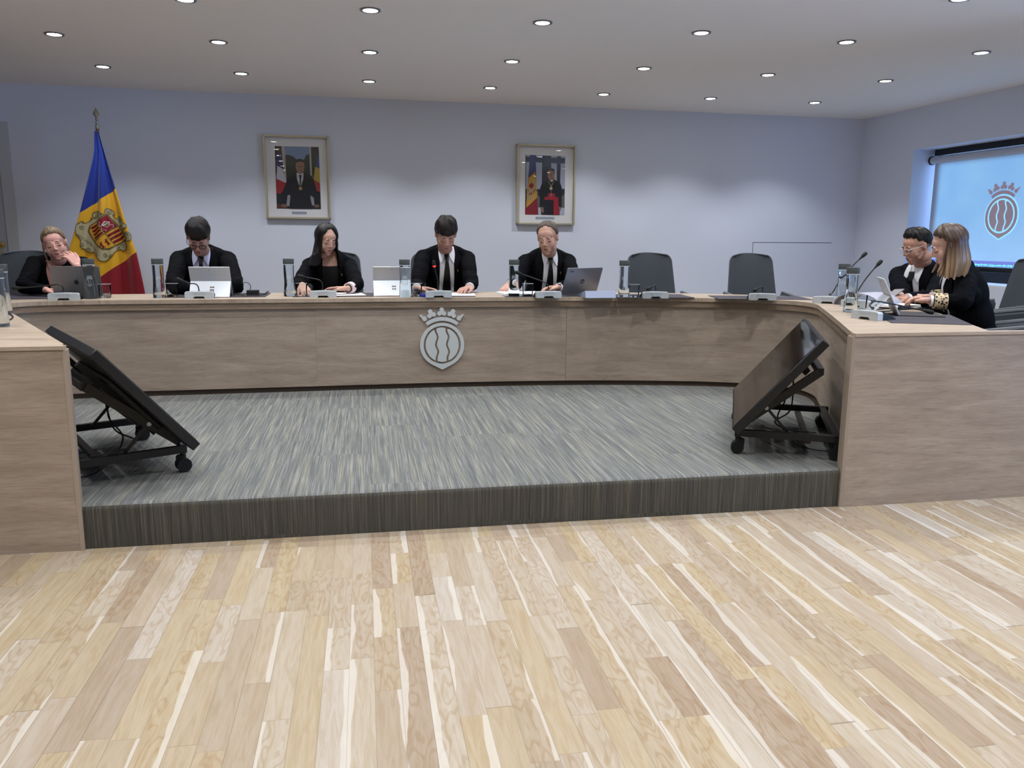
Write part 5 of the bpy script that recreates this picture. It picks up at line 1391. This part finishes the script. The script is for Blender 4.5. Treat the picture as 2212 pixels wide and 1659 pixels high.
def person(label, head, Nb, Fw, sh, el, wr, hands, skin, hair, shirt=None, tie=True, suit=None, fem=False, hs=1., hip=None, lapel=True, pin=True, extras=None, vneck=None, roundneck=False, lean_side=0., vw=(.050, .056), girth=1.):
    """head=(pos,yaw,pitch,roll); sh/el/wr: [right(viewer left), left] world points; hands: [(dir,palm,side,curl)]"""
    suit = suit or M_suit
    Fw = V(Fw).normalized(); root = V((Nb.x-Fw.x*.16, Nb.y-Fw.y*.16, 0)); 
    t = thing('person', label, 'person', root)
    HC = V(head[0]); M = hmat(HC, head[1], head[2], head[3], hs)
    hipc = V(hip) if hip is not None else V((Nb.x-Fw.x*.14+lean_side*.0, Nb.y-Fw.y*.14, .53))
    u = (Nb-hipc).normalized(); r = (sh[1]-sh[0]).normalized(); r = (r-u*r.dot(u)).normalized(); f = r.cross(u)*-1
    if f.dot(Fw) < 0: f = -f
    RM = Matrix((r, f, u)).transposed()
    sp = .92 if fem else 1.; sp *= girth
    Lh = (Nb-hipc).length
    # ---------------- jacket
    j = MB(); tor = None
    j.ell(hipc+u*Lh*.70, (.165*sp, .118*sp, .175), RM, 28, 18)
    j.ell(hipc+u*Lh*.38, (.150*sp, .115*sp, .19), RM, 28, 18)
    j.ell(hipc+u*.02, (.175*sp, .135*sp, .13), RM, 28, 18)
    for k_ in (0, 1):
        s_ = V(sh[k_])
        j.cap(Nb-u*.035-f*.015, .060, s_-u*.004, .056*sp, 20); j.cap(Nb-u*.11, .095*sp, s_-u*.075, .060*sp, 20)
        j.cap(Nb+u*.010-f*.028, .050, Nb.lerp(s_, .62)+u*.014-f*.01, .043, 16); j.cap(Nb.lerp(s_, .62)+u*.010, .044, s_+r*(1 if k_ else -1)*.014+u*.012, .040, 16)
    tor = MB(); tor.v = [p.copy() for p in j.v]; tor.f = [list(q) for q in j.f]; tor.m = list(j.m)
    for k_ in (0, 1):
        s_ = V(sh[k_]); e_, w_ = V(el[k_]), V(wr[k_])
        j.cap(s_-u*.002, .060*sp, s_.lerp(e_, .5), .058*sp, 18); j.cap(s_.lerp(e_, .5), .058*sp, e_, .050*sp, 18)
        wv = w_-(w_-e_).normalized()*.012
        j.cap(e_, .050*sp, wv-(wv-e_).normalized()*.02, .038*sp, 18)
    me = remesh(j, .0085, 4)
    # cloth wrinkles
    seed = HC.x*7
    nrm_ = [v.normal.copy() for v in me.vertices]
    for v, n_ in zip(me.vertices, nrm_):
        p = v.co; k2 = 0
        for q in (0, 1):
            dE = (p-V(el[q])).length; k2 = max(k2, max(0, 1-dE/.17))
        a = .0035+.007*k2
        v.co = p+n_*(fbm((p.x*1., p.y, p.z*1.9+seed), 9.)*a+fbm((p.x+3, p.y, p.z*2.6+seed), 22.)*a*.35)
    me.name = 'jacket'; me.materials.clear(); me.materials.append(suit)
    for v in me.vertices: v.co -= root
    for p in me.polygons: p.use_smooth = True; p.material_index = 0
    jo = bpy.data.objects.new('jacket', me); COL.objects.link(jo); jo.parent = t
    mt = remesh(tor, .010, 6)
    bv = BVHTree.FromPolygons([v.co+v.normal*.0035 for v in mt.vertices], [tuple(p.vertices) for p in mt.polygons])
    # ---------------- body (skin): head, neck, arms, hands as one surface
    b = MB(); head_raw(b, M, fem)
    nkp = M @ V((0, .026, -.085)); b.cap(nkp, (.044 if fem else .050), Nb-u*.02-f*.01, (.047 if fem else .054), 20)
    b.ell(hipc+u*Lh*.70, (.130*sp, .085*sp, .150), RM, 24, 14); b.ell(hipc+u*Lh*.3, (.120*sp, .085*sp, .17), RM, 24, 14)
    for k_ in (0, 1):
        s_, e_, w_ = V(sh[k_]), V(el[k_]), V(wr[k_]); b.cap(Nb-u*.06, .040, s_-u*.03, .034); b.cap(s_-u*.03, .034, e_, .027); b.cap(e_, .027, w_, .0225*(.92 if fem else 1.))
        if hands[k_]:
            d_, pn, sd, cu = hands[k_][:4]; hand_raw(b, w_, d_, pn, sd, cu, (.92 if fem else 1.)*(hands[k_][4] if len(hands[k_]) > 4 else 1.))
    me = remesh(b, .003, 7); me.name = 'body'
    me.materials.clear(); me.materials.append(skin); me.materials.append(M_lips if fem else mat('lips_male', (140, 94, 88), .6))
    Mi = M.inverted()
    for p in me.polygons:
        c = Mi @ p.center; p.use_smooth = True; p.material_index = 0
        if c.y < -.078 and abs(c.x) < .019 and -.0705 < c.z < -.0545: 
            lim = .019-abs(c.z+.0615)*1.1
            if abs(c.x) < lim: p.material_index = 1
    for v in me.vertices: v.co -= root
    bo = bpy.data.objects.new('body', me); COL.objects.link(bo); bo.parent = t
    hv = BVHTree.FromPolygons([v.co+root for v in me.vertices], [tuple(p.vertices) for p in me.polygons])
    def onface(x, z, off):
        s = M @ V((x, -.25, z)); d_ = (M.to_3x3() @ V((0, 1, 0))).normalized(); h = hv.ray_cast(s, d_, .4)
        return (h[0] if h[0] is not None else M @ V((x, -.085, z)))-d_*off
    browm = extras.get('brow', M_brow) if extras else M_brow
    for s_ in (-1, 1):
        bb = MB(); bb.tube([onface(s_*(.013+.026*i/6), .0225+.0025*math.sin(PI*i/6)-.003*(i/6)**2, .0007) for i in range(7)], [.0018, .0028, .0031, .0030, .0026, .0020, .0012], 6); bb.build('eyebrow', browm, t, root)
        bb = MB(); bb.tube([onface(s_*(.0185+.0265*i/8), -.0045-.0045*math.sin(PI*i/8), .0002) for i in range(9)], [.0010]+[.0021]*7+[.0011], 6); bb.build('eyelashes', M_lash, t, root)
    if not fem: 
        pass
    # ---------------- hair
    for h in hair: hair_shell(M, h['e1'], h['t'], h.get('name', 'hair'), h['m'], t, root, h.get('hang'), seed=h.get('seed', 0), rough=h.get('rough', .12), ntc=h.get('ntc', 46))
    # ---------------- shirt, collar, tie, lapels
    O = Nb+u*0.0
    if shirt:
        w0, w1 = vw
        bb = MB(); patch(bb, bv, O, r, u, f, [(.035, -w0*.8, w0*.8), (.0, -w0, w0), (-.10, -w0-.004, w0+.004), (-.44, -w1, w1)], .004, 10); bb.build('shirt_front', shirt, t, root)
        # collar band round the neck and two pointed leaves
        ax = (nkp-(Nb-u*.02)).normalized(); cb = Nb+u*.004-f*.006; rt = ax.to_track_quat('Z', 'Y').to_matrix()
        bb = MB(); bb.lathe([(.053, -.018), (.059, -.018), (.0565, .022), (.0535, .024)], cb, 32, rot=rt); bb.build('collar_band', shirt, t, root)
        for s_ in (-1, 1):
            bb = MB(); rw = [(.036, s_*.030, s_*.052), (.015, s_*.016, s_*.062), (-.008, s_*.006, s_*.060), (-.030, s_*.026, s_*.055), (-.058, s_*.046, s_*.050)]
            patch(bb, bv, O+f*0, r, u, f, rw, .016, 6); bb.build('collar_leaf', shirt, t, root, angle=60)
    if tie:
        bb = MB(); patch(bb, bv, O, r, u, f, [(.002, -.017, .017), (-.016, -.019, .019), (-.048, -.0105, .0105)], .021, 4, .012); bb.build('tie_knot', M_tie, t, root)
        bb = MB(); patch(bb, bv, O, r, u, f, [(-.046, -.0105, .0105), (-.10, -.018, .018), (-.22, -.028, .028), (-.42, -.036, .036)], .013, 4); bb.build('tie_blade', M_tie, t, root)
    if roundneck:
        bb = MB(); rows = []
        for i in range(9): a = i/8; y = -.028-.022*math.sqrt(max(0, 1-0)); 
        patch(bb, bv, O, r, u, f, [(-.050, -.050, .050), (-.10, -.056, .056), (-.44, -.058, .058)], .0115, 10); bb.build('blouse', mat('black_blouse', (8, 8, 13), .8), t, root)
    if vneck or roundneck:
        rows = vneck or [(.062, -.030, .030), (.045, -.042, .042), (.02, -.052, .052), (.0, -.056, .056), (-.03, -.054, .054), (-.058, -.048, .048)]
        bb = MB(); patch(bb, bv, O, r, u, f, rows, .009 if roundneck else .005, 10); bb.build('neckline_skin', skin, t, root)
    if lapel:
        wi = (vw[0] if shirt else .05)
        for s_ in (-1, 1):
            if vneck: rw = [(.03, s_*.045, s_*.075), (-.02, s_*.044, s_*.10), (-.07, s_*.034, s_*.118), (-.075, s_*.033, s_*.100), (-.12, s_*.024, s_*.100), (-.24, s_*.0, s_*.05)]
            else: rw = [(.036, s_*wi*.86, s_*.070), (-.01, s_*wi, s_*.095), (-.055, s_*(wi+.001), s_*.112), (-.072, s_*(wi+.001), s_*.090), (-.078, s_*(wi+.001), s_*.112), (-.16, s_*(wi+.003), s_*.098), (-.30, s_*(wi+.004), s_*.075), (-.42, s_*(wi+.005), s_*(wi+.012))]
            bb = MB(); patch(bb, bv, O, r, u, f, rw, .014 if roundneck else .0075, 6); bb.build('lapel', M_lapel, t, root, angle=60)
    if pin:
        q_ = O+r*.078-u*.115; h = bv.ray_cast(q_+f*.6, -f, 1.2)
        if h[0] is not None:
            bb = MB(); c_ = h[0]+f*.013; bb.ell(c_, (.0055, .003, .007), RM, 10, 8); bb.ell(c_+u*.010, (.0045, .003, .004), RM, 10, 8); bb.build('lapel_pin', M_gold, t, root)
    # cuffs
    for k_ in (0, 1):
        if shirt and hands[k_]:
            e_, w_ = V(el[k_]), V(wr[k_]); d_ = (w_-e_).normalized(); bb = MB(); bb.tube([w_-d_*.05, w_-d_*.002], .031, 18); bb.build('shirt_cuff', shirt, t, root)
    # trousers and shoes (under the desk)
    bb = MB(); rr2 = r
    for s_ in (-1, 1):
        hp_ = hipc+r*s_*.09-u*.04; kn = V((hp_.x, hp_.y, .50))+Fw*.40; kn.z = .50; an_ = V((kn.x, kn.y, .10))-Fw*.02
        bb.cap(hp_, .085, kn, .062); bb.cap(kn, .060, an_, .045)
    bb.build('trousers', M_trous, t, root)
    for s_ in (-1, 1):
        hp_ = hipc+r*s_*.09; a_ = V((hp_.x, hp_.y, 0))+Fw*.37; bb = MB(); bb.cap(a_+V((0, 0, .045)), .042, a_+Fw*.17+V((0, 0, .034)), .034); bb.build('shoe', M_rubber, t, root)
    return dict(t=t, root=root, M=M, onface=onface, r=r, u=u, f=f, O=O, bv=bv, skin=skin)

def glasses(P, m, rw=.024, rh=.018, rad=.0014, shape=2.6, y=-.103, z=.0):
    M, t, root = P['M'], P['t'], P['root']; b = MB()
    for s in (-1, 1):
        pts = []
        for i in range(25):
            a = 2*PI*i/24; e = 2/shape
            pts.append(M @ V((s*.031+rw*math.copysign(abs(math.cos(a))**e, math.cos(a)), y+abs(math.cos(a)*.0)+.004*abs(s*.031+rw*math.cos(a))/.05, z-.002+rh*math.copysign(abs(math.sin(a))**e, math.sin(a)))))
        b.tube(pts, rad, 6, False)
        b.tube([M @ V((s*(.031+rw), y+.004, z+.006)), M @ V((s*.073, y+.03, z+.008)), M @ V((s*.0775, .0, z+.004)), M @ V((s*.077, .022, z-.006))], rad, 6)
    b.tube([M @ V((-.0085, y+.001, z+.003)), M @ V((0, y-.002, z+.006)), M @ V((.0085, y+.001, z+.003))], rad, 6)
    fr_ = b.build('spectacles', m, t, root)
    b = MB()
    for s in (-1, 1): b.lathe([(.0, -.0003), (.9, -.0003), (.9, .0003), (.0, .0003)], (0, 0, 0), 20)
    lens = MB()
    for s in (-1, 1):
        pts = [M @ V((s*.031+rw*.95*math.cos(2*PI*i/20), y+.002, z-.002+rh*.95*math.sin(2*PI*i/20))) for i in range(20)]
        lens.add(pts, [tuple(range(20))])
    l = lens.build('lenses', M_pane, fr_, root if False else None, fix=False)
    for v in l.data.vertices: v.co -= root
    return fr_
def band(P, a, c, m, name, rad=.034, w=.012):
    a, c = V(a), V(c); d = (c-a).normalized(); b = MB(); b.tube([c-d*w, c], rad, 18); return b.build(name, m, P['t'], P['root'])

SK1 = skin_mat('skin_fair_rosy', (212, 162, 151)); SK2 = skin_mat('skin_light', (184, 144, 131)); SK3 = skin_mat('skin_warm', (196, 156, 139))
H_black = make_hair('hair_black', (10, 8, 9), (26, 21, 21)); H_dark = make_hair('hair_dark_brown', (14, 11, 11), (36, 29, 27))
H_long = make_hair('hair_black_long', (8, 7, 9), (24, 20, 22), 60., .8, .33)
H_grey = make_hair('hair_grey_brown', (66, 56, 50), (116, 106, 98)); H_blonde = make_hair('hair_dark_blonde', (96, 80, 62), (150, 130, 104), 70.)
def make_ombre(name):
    k = NB(name)
    uv = k.n('ShaderNodeUVMap'); sp = k.n('ShaderNodeSeparateXYZ'); k.nt.links.new(uv.outputs[0], sp.inputs[0])
    s = k.noise(k.comb(k.math('MULTIPLY', sp.outputs[0], 60.), k.math('MULTIPLY', sp.outputs[1], 1.2), 0.), 1., 4, .6, .3)
    root_ = k.ramp(s, [(.35, (44, 30, 24)), (.65, (92, 66, 48))]); tip = k.ramp(s, [(.35, (98, 74, 56)), (.65, (186, 158, 124))])
    k.put(k.b.inputs['Base Color'], k.mix(k.sstep(sp.outputs[1], .85, 1.0), root_, tip)); k.b.inputs['Roughness'].default_value = .4; k.bump(s, .5, .003)
    return k.m
H_ombre = make_ombre('hair_brown_to_blonde')

def smooth_e1(tbl):
    """tbl: [(|az|, e1)] symmetrical"""
    def fn(az):
        a = abs((az+180) % 360-180)
        for (a0, e0), (a1, e1) in zip(tbl, tbl[1:]):
            if a <= a1: q = (a-a0)/(a1-a0); q = q*q*(3-2*q); return e0+(e1-e0)*q
        return tbl[-1][1]
    return fn
up_ = V((0, 0, 1))
# 4 man with thick dark fringe (built first; the rest follow from left to right below)
def frontal(px_nb, y, px_head, yh, yaw, pitch, roll, shp, elp, wrp, **kw):
    Nb = Py(*px_nb, y); hc = Py(*px_head, yh)
    sh = [Py(*p, y+.01) for p in shp]; el = [Py(p[0], p[1], p[2]) for p in elp]; wr = [Py(p[0], p[1], p[2]) for p in wrp]
    for w in wr: w.z = max(w.z, ZT+.040)
    for w in el: w.z = max(w.z, ZT+.054)
    return dict(head=(hc, yaw, pitch, roll), Nb=Nb, sh=sh, el=el, wr=wr, **kw)

# 1 -- woman, hand to her face
g = frontal((124, 570), 5.82, (118, 527), 5.70, 16, 6, -11, [(76, 570), (178, 571)], [(52, 622, 5.52), (184, 632, 5.42)], [(100, 631, 5.42), (167, 575, 5.44)],
    hands=[((1, -.25, -.02), (0, -.1, -1), -1, .3), ((-.50, .10, .80), (-.8, .5, -.3), -1, .75)])
P = person('woman with tied-back dark blonde hair holding a hand to her face behind a laptop', Fw=(.15, -1, 0), skin=SK1, fem=True, hs=.88, pin=False, tie=False,
    hair=[dict(e1=smooth_e1([(0, 36), (35, 33), (60, 6), (80, -6), (100, -26), (180, -42)]), t=lambda az, el: .008+.006*max(0, math.cos(math.radians(az))), m=H_blonde, ntc=40)],
    vneck=[(.035, -.055, .055), (.0, -.056, .056), (-.05, -.042, .042), (-.12, -.027, .027), (-.22, -.004, .004)], extras=dict(brow=mat('brow_brown', (110, 80, 64), .8)), **g)
M, t, root = P['M'], P['t'], P['root']
b = MB(); b.ell((0, .112, -.005), (.034, .030, .034)); b.xf(M); b.build('hair_bun', H_blonde, t, root)
for s, x0 in ((-1, .072), (-1, .078), (1, .074)):
    b = MB(); b.tube([M @ V((s*x0, -.02, .01)), M @ V((s*(x0+.006), -.02, -.04)), M @ V((s*(x0+.002), -.022, -.09)), M @ V((s*(x0-.006), -.02, -.135))], [.002, .003, .002, .0006], 6); b.build('loose_strand', H_blonde, t, root)
b = MB(); b.tube([M @ V((-.079+.0*i, .005+.017*math.cos(a), -.055+.020*math.sin(a))) for i, a in enumerate([2*PI*k_/16 for k_ in range(17)])], .0016, 6, False); b.build('hoop_earring', M_gold, t, root)
e_, w_ = g['el'][1], g['wr'][1]; d = (w_-e_).normalized()
b = MB(); b.tube([w_-d*.045, w_-d*.018], .0285, 16)
b.build('patterned_wristband', mat('band_red', (190, 70, 90), .7, noise_amt=.9, noise_scale=120), t, root)

# 2 -- young man with glasses
g = frontal((438, 544), 5.85, (428, 513), 5.64, 6, 40, 3, [(387, 560), (492, 560)], [(375, 619, 5.56), (510, 622, 5.50)], [(424, 632, 5.44), (478, 632, 5.44)],
    hands=[((.7, -.6, -.05), (0, -.1, -1), -1, .3), ((-.7, -.6, -.05), (0, -.1, -1), 1, .3)])
P = person('young man with dark-rimmed glasses and pale blue shirt looking down behind a tablet', Fw=(0, -1, 0), skin=SK2, shirt=M_shirtb, hs=.90,
    hair=[dict(e1=smooth_e1([(0, 3), (40, 5), (62, 0), (80, -12), (100, -24), (180, -44)]), t=lambda az, el: (.010+.020*max(0, min(1, (el-5)/50.))+.008*max(0, math.cos(math.radians(az)))), m=H_black, rough=.18, ntc=30)], **g)
glasses(P, mat('black_acetate', (14, 12, 14), .3), .023, .0175, .0021)

# 3 -- woman with long black hair
def h3(az):
    a = abs(az)
    if a < 48: return None
    f_ = 1 if az > 0 else 1
    k_ = min(1, (a-46)/50.)
    return [(.003, .03), (.006*k_, .07), (.016*k_+.004, .115), (.030*k_+.006, .155), (.048*k_+.006, .185+.03*k_)]
g = frontal((713, 550), 5.88, (705, 518), 5.78, 26, 17, 4, [(669, 574), (754, 574)], [(646, 615, 5.62), (772, 624, 5.56)], [(653, 616, 5.47), (752, 623, 5.42)],
    hands=[((.20, -.45, -.30), (.0, .3, -1), -1, .55), ((-1, -.05, .0), (0, -.25, -1), 1, .12)])
P = person('woman with long straight black hair and black blazer, one hand flat over papers', Fw=(0, -1, 0), skin=SK3, fem=True, tie=False, roundneck=True, hs=.86,
    hair=[dict(e1=smooth_e1([(0, 54), (18, 46), (36, 20), (48, -6), (62, -22), (180, -30)]), t=lambda az, el: .009+.010*abs(math.sin(math.radians(az))), hang=h3, m=H_long, rough=.05, seed=4, ntc=24)], **g)
e_, w_ = g['el'][1], g['wr'][1]; d = (w_-e_).normalized()
b = MB(); b.tube([w_-d*.050, w_-d*.006], .0375, 18); b.build('blouse_cuff', mat('pale_pink_cuff', (226, 206, 212), .8), P['t'], P['root'])
b = MB(); b.tube([w_-d*.004, w_+d*.002], .0265, 18); b.build('bracelet', M_rubber, P['t'], P['root'])

# 4 -- man with thick dark fringe
g = frontal((963, 541), 5.88, (963, 507), 5.70, 1, 33, 1, [(914, 556), (1009, 558)], [(902, 618, 5.60), (1018, 619, 5.58)], [(900, 629, 5.46), (1014, 626, 5.50)],
    hands=[((1, -.28, -.03), (0, -.1, -1), -1, .22), ((-.62, -.80, -.10), (0, -.2, -1), 1, .42)])
P = person('man with a thick dark fringe and black tie reading behind the lit microphone', Fw=(0, -1, 0), skin=SK2, shirt=M_shirt, hs=.93,
    hair=[dict(e1=smooth_e1([(0, 4), (42, 6), (60, -4), (80, -18), (100, -26), (180, -44)]), t=lambda az, el: (.011+.014*max(0, min(1, (el-5)/50.))+.006*max(0, math.cos(math.radians(az)))), m=H_dark, rough=.2, seed=2, ntc=34)], **g)

# 5 -- balding man
g = frontal((1184, 547), 5.88, (1183, 514), 5.74, -27, 16, -4, [(1135, 565), (1228, 565)], [(1114, 612, 5.66), (1238, 622, 5.58)], [(1103, 613, 5.50), (1206, 627, 5.44)],
    hands=[((-.60, -.55, -.45), (.3, .2, -1), -1, .5), ((-1, -.25, -.0), (0, -.2, -1), 1, .45)])
P = person('balding man with grey-brown hair and black tie, one arm stretched out to the left', Fw=(0, -1, 0), skin=SK3, shirt=M_shirt, hs=.95,
    hair=[dict(e1=smooth_e1([(0, 58), (22, 50), (42, 44), (58, 30), (72, 4), (90, -14), (180, -46)]), t=lambda az, el: .006+.005*abs(math.sin(math.radians(az))), m=H_grey, rough=.2, seed=7)], extras=dict(brow=mat('brow_grey', (70, 56, 48), .8)), **g)
e_, w_ = g['el'][1], g['wr'][1]; d = (w_-e_).normalized(); b = MB(); b.tube([w_-d*.018, w_-d*.004], .0275, 18); b.ell(w_-d*.011+V((0, -.012, .026)), (.015, .015, .006)); b.build('wrist_watch', M_silver, P['t'], P['root'])

# 6 -- older man in glasses on the right wing
Fb = V((-.85, -.30, 0)).normalized(); Rr = V((Fb.y, -Fb.x, 0))     # towards his right hand
Nb = Pd(1990, 577, 5.12)
sh = [Nb+Rr*.155-up_*.058, Nb-Rr*.155-up_*.058]
el = [Pd(1950, 640, 5.05), Pd(2012, 655, 4.80)]; wr = [Pd(1942, 641, 4.86), Pd(1958, 646, 4.74)]
for w in wr+el: w.z = max(w.z, ZT+.04)
P = person('older man with clear-rimmed glasses and short dark hair seated at the right wing', head=(Pd(1980, 532, 5.02), -92, 20, 0), Nb=Nb, Fw=Fb, sh=sh, el=el, wr=wr, suit=M_navy,
    hands=[((-.6, -.55, .10), (.3, -.2, -1), -1, .6), ((-.75, .1, .12), (.2, .3, -.9), 1, .6)], hs=.89, skin=skin_mat('skin_tan', (190, 146, 128)), shirt=M_shirt,
    hair=[dict(e1=smooth_e1([(0, 34), (30, 34), (52, 28), (70, 10), (84, 8), (100, -16), (180, -48)]), t=lambda az, el: .010+.010*max(0, min(1, el/50.))*max(.3, math.cos(math.radians(az*.6))), m=H_black, rough=.3, seed=9, ntc=60)])
glasses(P, mat('clear_acetate', (206, 212, 220), .25), .0245, .0155, .0015, 3.2)
b = MB(); pm = (wr[0]+wr[1])/2+V((-.10, -.035, .018)); b.box(pm, (.14, .072, .008), Matrix.Rotation(-.5, 3, 'Y') @ Matrix.Rotation(.2, 3, 'Z')); ph = b.build('mobile_phone', M_phone, None, pm, smooth=False, bevel=.003); tag(ph, 'mobile phone held between the hands of the two people at the right wing', 'phone')

# 7 -- woman with long brown-blond hair, profile
Fb = V((-.86, .42, 0)).normalized(); Rr = V((Fb.y, -Fb.x, 0))
Nb = Pd(2074, 584, 4.66)
sh = [Nb+Rr*.145-up_*.06, Nb-Rr*.15-up_*.06]
el = [Pd(2066, 652, 4.80), Pd(2078, 662, 4.42)]; wr = [Pd(2012, 642, 4.72), Pd(2008, 650, 4.46)]
for w in wr+el: w.z = max(w.z, ZT+.050)
def h7(az):
    a = abs(az)
    if a < 76: return None
    k_ = min(1, (a-60)/45.)
    j_ = .5+.5*math.sin(az*.9)+.4*math.sin(az*.31+1)
    return [(.006, .03), (.014*k_+.003*j_, .07), (.022*k_+.005*j_, .11), (.020*k_+.008*j_, .15), (.004*k_+.006*j_, .185+.02*k_+.012*j_)]
P = person('woman with long brown hair fading to blonde, in profile, with leopard-print cuffs', head=(Pd(2049, 531, 4.52), -122, 24, 0), Nb=Nb, Fw=Fb, sh=sh, el=el, wr=wr, fem=True, tie=False, pin=False, hs=.91,
    hands=[((-.92, .25, .10), (.2, .1, -1), -1, .5), ((-.93, .28, .12), (.1, -.3, -.9), 1, .5)], skin=SK3, shirt=M_shirt, vw=(.03, .02), girth=1.05,
    hair=[dict(e1=smooth_e1([(0, 42), (30, 38), (56, 26), (74, 0), (88, -14), (180, -26)]), t=lambda az, el: .013+.010*abs(math.sin(math.radians(az))), hang=h7, m=H_ombre, rough=.10, seed=12, ntc=26)])
def leopard():
    k = NB('leopard_cuff'); tc = k.n('ShaderNodeTexCoord'); vo = k.n('ShaderNodeTexVoronoi'); k.nt.links.new(tc.outputs['Object'], vo.inputs['Vector']); vo.inputs['Scale'].default_value = 75.
    k.put(k.b.inputs['Base Color'], k.ramp(vo.outputs['Distance'], [(0, (24, 18, 16)), (.42, (204, 184, 150))], 'CONSTANT')); k.b.inputs['Roughness'].default_value = .8; return k.m
lm = leopard()
for k_ in (0, 1):
    e_, w_ = el[k_], wr[k_]; d = (w_-e_).normalized(); b = MB(); b.tube([w_-d*.085, w_-d*.020], .0445, 20); b.build('leopard_cuff', lm, P['t'], P['root'])
    if k_: b = MB(); b.tube([w_-d*.020, w_-d*.002], .030, 20); b.build('white_bracelet', M_shirt, P['t'], P['root'])

M, t, root = P['M'], P['t'], P['root']
for i_, (x0, fwd, ln) in enumerate(((-.076, .055, .17), (-.080, .03, .19), (.074, .052, .165), (.078, .030, .185), (.080, .008, .195))):
    a0 = M @ V((x0*.92, .004+.006*(i_ % 3), .070)); a1 = M @ V((x0*1.08, .000+.006*(i_ % 3), .02)); pts_ = [a0, a1]
    for q_, o_ in ((.35, .15), (.7, .55), (1., 1.)): pts_.append(a1-up_*ln*q_+Fb*fwd*o_)
    pts_ = catmull(pts_, 5); n_ = len(pts_); b = MB()
    o0 = len(b.v); b.tube(pts_, [.0012+.0125*math.sin(PI*min(1, .10+.88*k_/n_)) for k_ in range(n_)], 9)
    for fi in range(len(b.f)): b.uv[fi] = [(.1*i_+.05*(vi % 9)/9, .55+.5*(vi//9)/n_) for vi in b.f[fi]]
    b.build('hair_lock', H_ombre, t, root)


# ------------------------------------------------------------------ world, daylight, camera
w = bpy.data.worlds.new('sky'); bpy.context.scene.world = w; w.use_nodes = True
bg = w.node_tree.nodes['Background']; bg.inputs[0].default_value = (.30, .52, 1.0, 1); bg.inputs[1].default_value = 4.0
def daylight(name, s, e, w_, h_, z=1.35, k=.42):
    l = bpy.data.lights.new(name, 'AREA'); l.shape = 'RECTANGLE'; l.size = w_; l.size_y = h_; l.energy = e; l.color = (.34, .56, 1.0)
    o = bpy.data.objects.new(name, l); COL.objects.link(o); o.location = rwp(s, z, k)
    o.rotation_euler = Matrix((-W_, V((0, 0, 1)), -NRT)).transposed().to_euler()
    return o
daylight('window_daylight', 5.6, 75, 2.2, 1.1)
daylight('window_daylight', 1.9, 14, 2.2, 1.1, k=.29)
cam = bpy.data.cameras.new('camera'); co = bpy.data.objects.new('camera', cam); COL.objects.link(co)
cam.sensor_width = 36; cam.lens = 36*F/2212; cam.clip_start = .05
Rm = Matrix((R3 @ V((1, 0, 0)), R3 @ V((0, -1, 0)), R3 @ V((0, 0, -1)))).transposed()
co.matrix_world = Matrix.Translation((0, 0, EYE)) @ Rm.to_4x4()
sc = bpy.context.scene; sc.camera = co
sc.view_settings.view_transform = 'Standard'; sc.view_settings.look = 'None'; sc.view_settings.gamma = 1; sc.view_settings.exposure = 0.20
sc.cycles.max_bounces = 12; sc.cycles.diffuse_bounces = 9; sc.cycles.transparent_max_bounces = 12; sc.cycles.caustics_reflective = False; sc.cycles.caustics_refractive = False
sc.cycles.sample_clamp_indirect = 6
